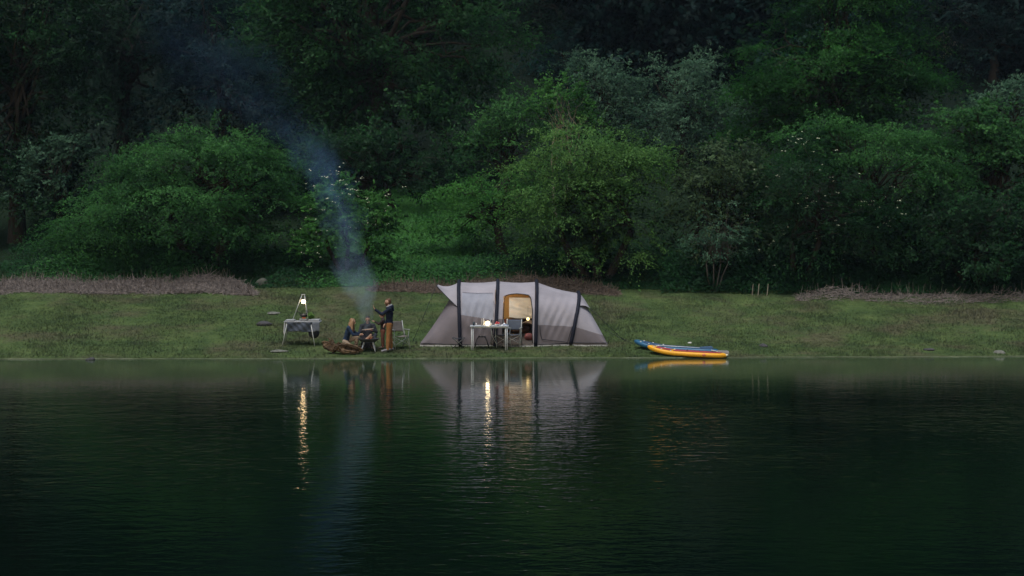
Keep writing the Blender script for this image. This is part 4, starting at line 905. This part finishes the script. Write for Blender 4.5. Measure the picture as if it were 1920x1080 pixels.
def person(label, loc, rz, J, top, pants, shoes, hairm, hair='short', k=1.0, beard=False, hood=None, shirt_len=.0, slim=1.0, skin=None):
    """J joints in metres, local x forward, y left, z up"""
    r = empty('person', loc, rz); tag(r, label, 'person'); J = {a: Vector(b_) for a, b_ in J.items()}; sk_ = skin or SKIN
    up = Vector((0, 0, 1)); fw = J.get('face', Vector((1, 0, 0))).normalized(); H = J['head']; lf = up.cross(fw).normalized(); hu = fw.cross(lf)
    hs = k ** .5
    b = MB()
    hc = (J['hipL'] + J['hipR']) / 2; sc = (J['shL'] + J['shR']) / 2; sd = (J['shL'] - J['shR']).normalized()
    chest = hc.lerp(sc, .68); waist = hc.lerp(sc, .32)
    def torso(m, g):
        m.cap(hc, waist, (.165 * slim + g) * k, (.145 * slim + g) * k, 16, .72, sd); m.cap(waist, chest, (.145 * slim + g) * k, (.175 * slim + g) * k, 16, .68, sd)
        m.cap(chest, sc + (sc - chest) * .05, (.175 * slim + g) * k, (.135 * slim + g) * k, 16, .62, sd)
        m.cap(J['shL'], J['shR'], (.062 + g) * k, (.062 + g) * k, 12)
    def arm(m, s, g, cut=1.0):
        a, e, w = J['sh' + s], J['el' + s], J['wr' + s]
        m.cap(a, e, (.056 + g) * k, (.043 + g) * k, 12); m.cap(e, e.lerp(w, cut), (.042 + g) * k, (.028 + g) * k, 12)
    def leg(m, s, g, cut=1.0):
        a, e, w = J['hip' + s], J['kn' + s], J['an' + s]
        m.cap(a, e, (.086 + g) * k, (.058 + g) * k, 14); m.cap(e, e.lerp(w, .35), (.057 + g) * k, (.060 + g) * k, 14); m.cap(e.lerp(w, .35), e.lerp(w, cut), (.060 + g) * k, (.038 + g * 1.3) * k, 14)
    torso(b, 0)
    b.cap(sc, J['neck'], .06 * k, .055 * k, 12); b.cap(J['neck'], H - hu * .04 * hs, .054 * hs, .052 * hs, 12)
    for s in 'LR':
        arm(b, s, 0); leg(b, s, 0)
        f = J['toe' + s] - J['an' + s]; b.cap(J['an' + s], J['an' + s] + f * .3 - up * 0, .038 * k, .038 * k, 10); b.cap(J['an' + s] + f * .2, J['toe' + s], .036 * k, .028 * k, 10)
        hd = J.get('hd' + s, J['wr' + s] - J['el' + s]); hand(b, J['wr' + s], hd, J.get('hu' + s, (0, 0, 1)), .4, 1 if s == 'L' else -1, k ** .7)
    # head: skull, jaw, nose, brow, ears, lips
    b.cap(H + hu * .025 * hs - fw * .018 * hs, H + hu * .022 * hs + fw * .012 * hs, .086 * hs, .080 * hs, 18, .88, hu)
    b.cap(H - hu * .02 * hs + fw * .02 * hs, H - hu * .075 * hs + fw * .045 * hs, .066 * hs, .036 * hs, 14)
    b.cap(H + fw * .082 * hs + hu * .012 * hs, H + fw * .104 * hs - hu * .022 * hs, .010 * hs, .015 * hs, 8)
    b.cap(H + fw * .078 * hs + hu * .026 * hs + lf * .03 * hs, H + fw * .078 * hs + hu * .026 * hs - lf * .03 * hs, .012 * hs, .012 * hs, 8)
    b.cap(H + fw * .084 * hs - hu * .048 * hs + lf * .016 * hs, H + fw * .084 * hs - hu * .048 * hs - lf * .016 * hs, .009 * hs, .009 * hs, 8)
    for s in (-1, 1): b.cap(H + lf * s * .076 * hs + hu * .012 * hs, H + lf * s * .082 * hs - hu * .022 * hs, .016 * hs, .010 * hs, 8, .6, fw)
    remesh(b, 'body', sk_, r, .0075, 2)
    for s in (-1, 1): MB().ball(H + fw * .079 * hs + hu * .006 * hs + lf * s * .031 * hs, .0125 * hs, 10).build('eye', mat('eye_dark', (.03, .02, .02), .2), r, True)
    c = MB(); torso(c, .016)
    for s in 'LR': arm(c, s, .013, .95)
    c.cap(sc, J['neck'].lerp(sc, .3), .072 * k, .066 * k, 12)
    remesh(c, 'sweater', top, r, .012, 5)
    c = MB(); c.cap(hc + (waist - hc) * .35, hc, .165 * k * slim, (.178 * slim) * k, 16, .75, sd)
    for s in 'LR': leg(c, s, .016, .94)
    remesh(c, 'trousers', pants, r, .012, 5)
    for s in 'LR':
        f = (J['toe' + s] - J['an' + s]); c = MB(); c.cap(J['an' + s] - f * .28 - up * .0, J['toe' + s] + up * .005, .046 * k, .040 * k, 12); c.cap(J['an' + s] + up * .02, J['an' + s], .05 * k, .048 * k, 12); remesh(c, 'shoe', shoes, r, .01, 3)
    c = MB()
    c.cap(H + hu * .045 * hs - fw * .035 * hs, H + hu * .058 * hs + fw * .004 * hs, .088 * hs, .066 * hs, 18, .92, hu); c.cap(H - hu * .02 * hs - fw * .045 * hs, H + hu * .03 * hs - fw * .04 * hs, .07 * hs, .08 * hs, 14)
    if hair == 'long':
        bk = -fw
        for i in range(13):
            a = (i / 12 - .5) * 3.7; o = (bk * cos(a) + lf * sin(a)); p0 = H + hu * .05 * hs + o * .055 * hs; p1 = H - hu * .08 + o * .095; p2 = H - up * (.24 + .03 * sin(5 * i)) + o * .125 + fw * J.get('hairf', Vector((0, 0, 0))).x; p3 = p2 - up * (.12 + .04 * sin(3 * i)) + o * .01
            c.cap(p0, p1, .034, .036, 8); c.cap(p1, p2, .036, .032, 8); c.cap(p2, p3, .032, .012, 8)
    remesh(c, 'hair', hairm, r, .009 if hair == 'long' else .008, 2)
    if beard:
        c = MB(); c.cap(H - hu * .045 + fw * .03, H - hu * .092 + fw * .055, .066, .040, 14)
        for s in (-1, 1): c.cap(H - hu * .055 + fw * .03 + lf * s * .03, H - hu * .015 - fw * .004 + lf * s * .070, .026, .012, 10)
        c.cap(H - hu * .036 + fw * .094 + lf * .022, H - hu * .036 + fw * .094 - lf * .022, .009, .009, 8); remesh(c, 'beard', hairm, r, .007, 2)
    if hood:
        c = MB(); 
        for i in range(11):
            a = (i / 10 - .5) * 4.6; a2 = ((i + 1) / 10 - .5) * 4.6
            if i < 10: c.cap(J['neck'] - up * (.035 - .02 * cos(a)) + (-fw * cos(a) * .105 + lf * sin(a) * .095), J['neck'] - up * (.035 - .02 * cos(a2)) + (-fw * cos(a2) * .105 + lf * sin(a2) * .095), .030 + .010 * cos(a / 2), .030 + .010 * cos(a2 / 2), 10)
        c.cap(J['neck'] - fw * .11 - up * .02, J['neck'] - fw * .15 - up * .15, .07, .04, 12, .8, lf); remesh(c, 'hood', hood, r, .01, 3)
        c = MB(); q_ = [J['neck'] + up * (.012 + .03 * cos(a)) + (-fw * cos(a) * .092 + lf * sin(a) * .085) for a in np.linspace(-2.4, 2.4, 15)]
        for a, b_ in zip(q_, q_[1:]): c.cap(a, b_, .024, .024, 8)
        remesh(c, 'hood_lining', HOODG, r, .008, 2)
    return r
NAVYC = mat('wool_navy', (.012, .017, .035), .9, .15, .2, 8, .008, 25); GREYC = mat('wool_charcoal', (.035, .04, .052), .9, .15, .2, 8, .008, 25)
BLUEC = mat('wool_blue', (.020, .035, .070), .9, .15, .3, 6, .008, 25); OCH = mat('trousers_ochre', (.26, .115, .042), .85, .2, .15, 8, .01, 18)
BEI = mat('trousers_beige', (.30, .23, .17), .85, .2, .12, 8, .008, 18); MAR = mat('trousers_brown', (.14, .06, .045), .85, .2, .2); JEAN = mat('trousers_slate', (.045, .055, .075), .85, .2, .2, 8, .008, 18)
SHOE = mat('shoe_grey', (.16, .16, .18), .6, .3, .6, 25); SHOEB = mat('shoe_brown', (.10, .08, .07), .7); HBR = mat('hair_brown', (.10, .05, .028), .6, .3, .3, 30); HBL = mat('hair_light_brown', (.28, .16, .085), .5, .35, .35, 22, .006, 40, stretch=(1, 1, .2)); HDK = mat('hair_dark', (.035, .025, .02), .6)
HOODG = mat('hood_grey', (.30, .30, .32), .9)
def at(px, Y): x = X(px, Y); return (x, Y, G(x, Y))
# standing man, facing the fire (left in the picture)
person('standing bearded man in navy hoodie and ochre trousers stretching one arm over the fire', at(730, 51.15), R(184),
    dict(hipL=(0, .09, .93), hipR=(0, -.09, .93), knL=(.03, .11, .50), knR=(-.03, -.10, .50), anL=(.05, .12, .09), anR=(-.06, -.10, .09), toeL=(.24, .14, .04), toeR=(.12, -.12, .04),
         shL=(-.01, .19, 1.44), shR=(.0, -.19, 1.43), elL=(.24, .20, 1.27), elR=(.02, -.25, 1.15), wrL=(.47, .17, 1.43), wrR=(.14, -.2, .95), neck=(.015, 0, 1.53), head=(.05, 0, 1.665), face=(1, .05, -.12),
         hdL=(.5, 0, .8), huL=(1, 0, -.4)), NAVYC, OCH, SHOE, HBR, beard=True, hood=NAVYC)
# kneeling woman facing right
person('kneeling woman with long light brown hair warming her hands at the fire', at(652, 51.55), R(-6),
    dict(hipL=(-.08, .09, .30), hipR=(-.08, -.09, .28), knL=(.30, .12, .42), knR=(.22, -.13, .06), anL=(.24, .12, .08), anR=(-.18, -.10, .06), toeL=(.42, .12, .04), toeR=(-.34, -.10, .04),
         shL=(.06, .17, .76), shR=(.06, -.17, .75), elL=(.22, .20, .56), elR=(.22, -.18, .53), wrL=(.40, .10, .55), wrR=(.38, -.06, .52), neck=(.11, 0, .84), head=(.17, 0, .95), face=(1, -.05, -.25), hairf=(-.02, 0, 0)),
    BLUEC, BEI, SHOEB, HBL, 'long', k=.93, slim=.88)
# seated man behind the fire facing the camera
YS = 52.0
person('seated man in charcoal sweater behind the fire holding a stick', at(689, YS), R(-90 + 8),
    dict(hipL=(0, .10, .27), hipR=(0, -.10, .27), knL=(.30, .24, .46), knR=(.32, -.20, .44), anL=(.42, .12, .09), anR=(.42, -.12, .09), toeL=(.60, .14, .04), toeR=(.60, -.14, .04),
         shL=(.08, .20, .76), shR=(.08, -.20, .75), elL=(.22, .29, .55), elR=(.22, -.28, .55), wrL=(.36, .14, .62), wrR=(.36, -.10, .62), neck=(.13, 0, .85), head=(.18, .0, .97), face=(1, -.05, -.2)),
    GREYC, JEAN, SHOEB, HDK, k=.97)
# child standing half hidden behind the standing man
person('child in dark vest standing half hidden behind the standing man, arm held to the fire', at(718, 51.75), R(186),
    dict(hipL=(0, .07, .62), hipR=(0, -.07, .62), knL=(.02, .07, .34), knR=(0, -.07, .34), anL=(0, .07, .07), anR=(0, -.07, .07), toeL=(.13, .07, .03), toeR=(.13, -.07, .03),
         shL=(0, .14, .97), shR=(0, -.14, .97), elL=(.14, .16, .85), elR=(.12, -.16, .84), wrL=(.27, .10, .93), wrR=(.25, -.08, .90), neck=(.01, 0, 1.04), head=(.03, 0, 1.15), face=(1, .1, -.1)),
    mat('vest_dark', (.03, .02, .022), .9), MAR, SHOEB, mat('hair_auburn', (.20, .09, .05), .6), k=.74)
sp = Vector(at(689, YS)); o = MB().tube([sp + Vector((-.15, -.40, .64)), sp + Vector((.25, -.40, .69))], .010, 8).build('roasting_stick', mat('stick_pale', (.45, .40, .34), .7)); tag(o, 'pale stick held across by the seated man', 'stick')
bx = Vector(at(689, YS)); o = MB().box((bx.x, YS + .02, bx.z + .10), (.42, .36, .22)).build('crate', mat('crate_dark', (.03, .03, .035), .8)); tag(o, 'low dark box the seated man sits on behind the fire', 'box')

# ------------------------------------------------------------------ smoke
def curve(nt, val, pts, lo, hi, vlo, vhi):
    """piecewise curve of val in [lo,hi] giving values in [vlo,vhi]"""
    mr = nt.nodes.new('ShaderNodeMapRange'); mr.inputs[1].default_value = lo; mr.inputs[2].default_value = hi; nt.links.new(val, mr.inputs[0])
    fc = nt.nodes.new('ShaderNodeFloatCurve'); cv = fc.mapping.curves[0]
    pp = [((p - lo) / (hi - lo), (v - vlo) / (vhi - vlo)) for p, v in pts]
    cv.points[0].location = pp[0]; cv.points[1].location = pp[-1]
    for p in pp[1:-1]: cv.points.new(*p)
    fc.mapping.update(); nt.links.new(mr.outputs[0], fc.inputs['Value'])
    m2 = nt.nodes.new('ShaderNodeMapRange'); m2.inputs[3].default_value = vlo; m2.inputs[4].default_value = vhi; nt.links.new(fc.outputs[0], m2.inputs[0]); return m2.outputs[0]
SMY = 51.5; KS = SMY / F
path = [(692, 632, 10, 1.5), (690, 605, 15, 1.5), (684, 575, 22, 1.5), (674, 545, 30, 1.25), (660, 515, 37, .95), (652, 480, 40, .6), (642, 430, 43, .42), (630, 380, 46, .36), (612, 325, 52, .34), (585, 285, 60, .26), (535, 240, 80, .07), (460, 190, 110, .03), (400, 110, 130, .032), (360, 50, 140, .015), (310, -20, 140, .005)]
zz = [(Z(p[1], SMY), (p[0] - 960) * KS, p[2] * KS, p[3]) for p in path]
sm = bpy.data.materials.new('smoke_volume'); sm.use_nodes = True; nt = sm.node_tree; nt.nodes.remove(nt.nodes['Principled BSDF'])
tc = nt.nodes.new('ShaderNodeNewGeometry'); sep = nt.nodes.new('ShaderNodeSeparateXYZ'); nt.links.new(tc.outputs['Position'], sep.inputs[0])
z_ = sep.outputs[2]; lo, hi = zz[0][0], zz[-1][0]
cx = curve(nt, z_, [(a, b_) for a, b_, c, d in zz], lo, hi, -14, 0)
cr = curve(nt, z_, [(a, c) for a, b_, c, d in zz], lo, hi, 0, 3)
cd = curve(nt, z_, [(a, d) for a, b_, c, d in zz], lo, hi, 0, 2.5)
n1 = noise(nt, tc.outputs['Position'], .8, 3); n2 = noise(nt, tc.outputs['Position'], 1.3, 5, .6, 1.2)
dx = mth(nt, 'ADD', mth(nt, 'SUBTRACT', sep.outputs[0], cx), mth(nt, 'MULTIPLY', mth(nt, 'SUBTRACT', n1, .5), mth(nt, 'MULTIPLY', cr, 2.4)))
dy = mth(nt, 'SUBTRACT', sep.outputs[1], SMY)
dd = mth(nt, 'DIVIDE', mth(nt, 'ADD', mth(nt, 'MULTIPLY', dx, dx), mth(nt, 'MULTIPLY', dy, dy)), mth(nt, 'MULTIPLY', cr, cr))
fall = mth(nt, 'POWER', mth(nt, 'SUBTRACT', 1, dd, clamp=True), 1.4)
wisp = mth(nt, 'MULTIPLY', mth(nt, 'SUBTRACT', n2, .38, clamp=True), 5.2)
den = mth(nt, 'MULTIPLY', mth(nt, 'MULTIPLY', mth(nt, 'MULTIPLY', fall, wisp), cd), .62)
pv = nt.nodes.new('ShaderNodeVolumePrincipled'); 
cc_ = mth(nt, 'MULTIPLY', mth(nt, 'SUBTRACT', z_, 1.0), .22, clamp=True); nt.links.new(mix(nt, cc_, (.62, .80, 1.0), (.25, .50, .95)), pv.inputs['Color']); nt.links.new(den, pv.inputs['Density'])
nt.links.new(pv.outputs[0], nt.nodes['Material Output'].inputs['Volume'])
m = MB(); m.tube([(b_, SMY, a - (.05 if i == 0 else 0)) for i, (a, b_, c, d) in enumerate(zz)], [max(.16, c * 1.75) for a, b_, c, d in zz], 20, side=(0, 1, 0))
s = m.build('smoke', sm); tag(s, 'thin blue plume of smoke drifting up and left from the fire', 'smoke', kind='stuff')

# evening haze over the whole bank and wood
hz = bpy.data.materials.new('haze_air'); hz.use_nodes = True; nt = hz.node_tree; nt.nodes.remove(nt.nodes['Principled BSDF'])
pv = nt.nodes.new('ShaderNodeVolumePrincipled'); pv.inputs['Color'].default_value = (.50, .72, 1, 1); pv.inputs['Density'].default_value = .00013
nt.links.new(pv.outputs[0], nt.nodes['Material Output'].inputs['Volume'])
o = MB().add([(x, y, z) for z in (-7, 150) for x, y in ((-430, -210), (430, -210), (430, 470), (-430, 470))], [(3, 2, 1, 0), (4, 5, 6, 7), (0, 1, 5, 4), (1, 2, 6, 5), (2, 3, 7, 6), (3, 0, 4, 7)]).build('haze', hz)
tag(o, 'thin blue evening haze softening the far trees', 'haze', kind='stuff')
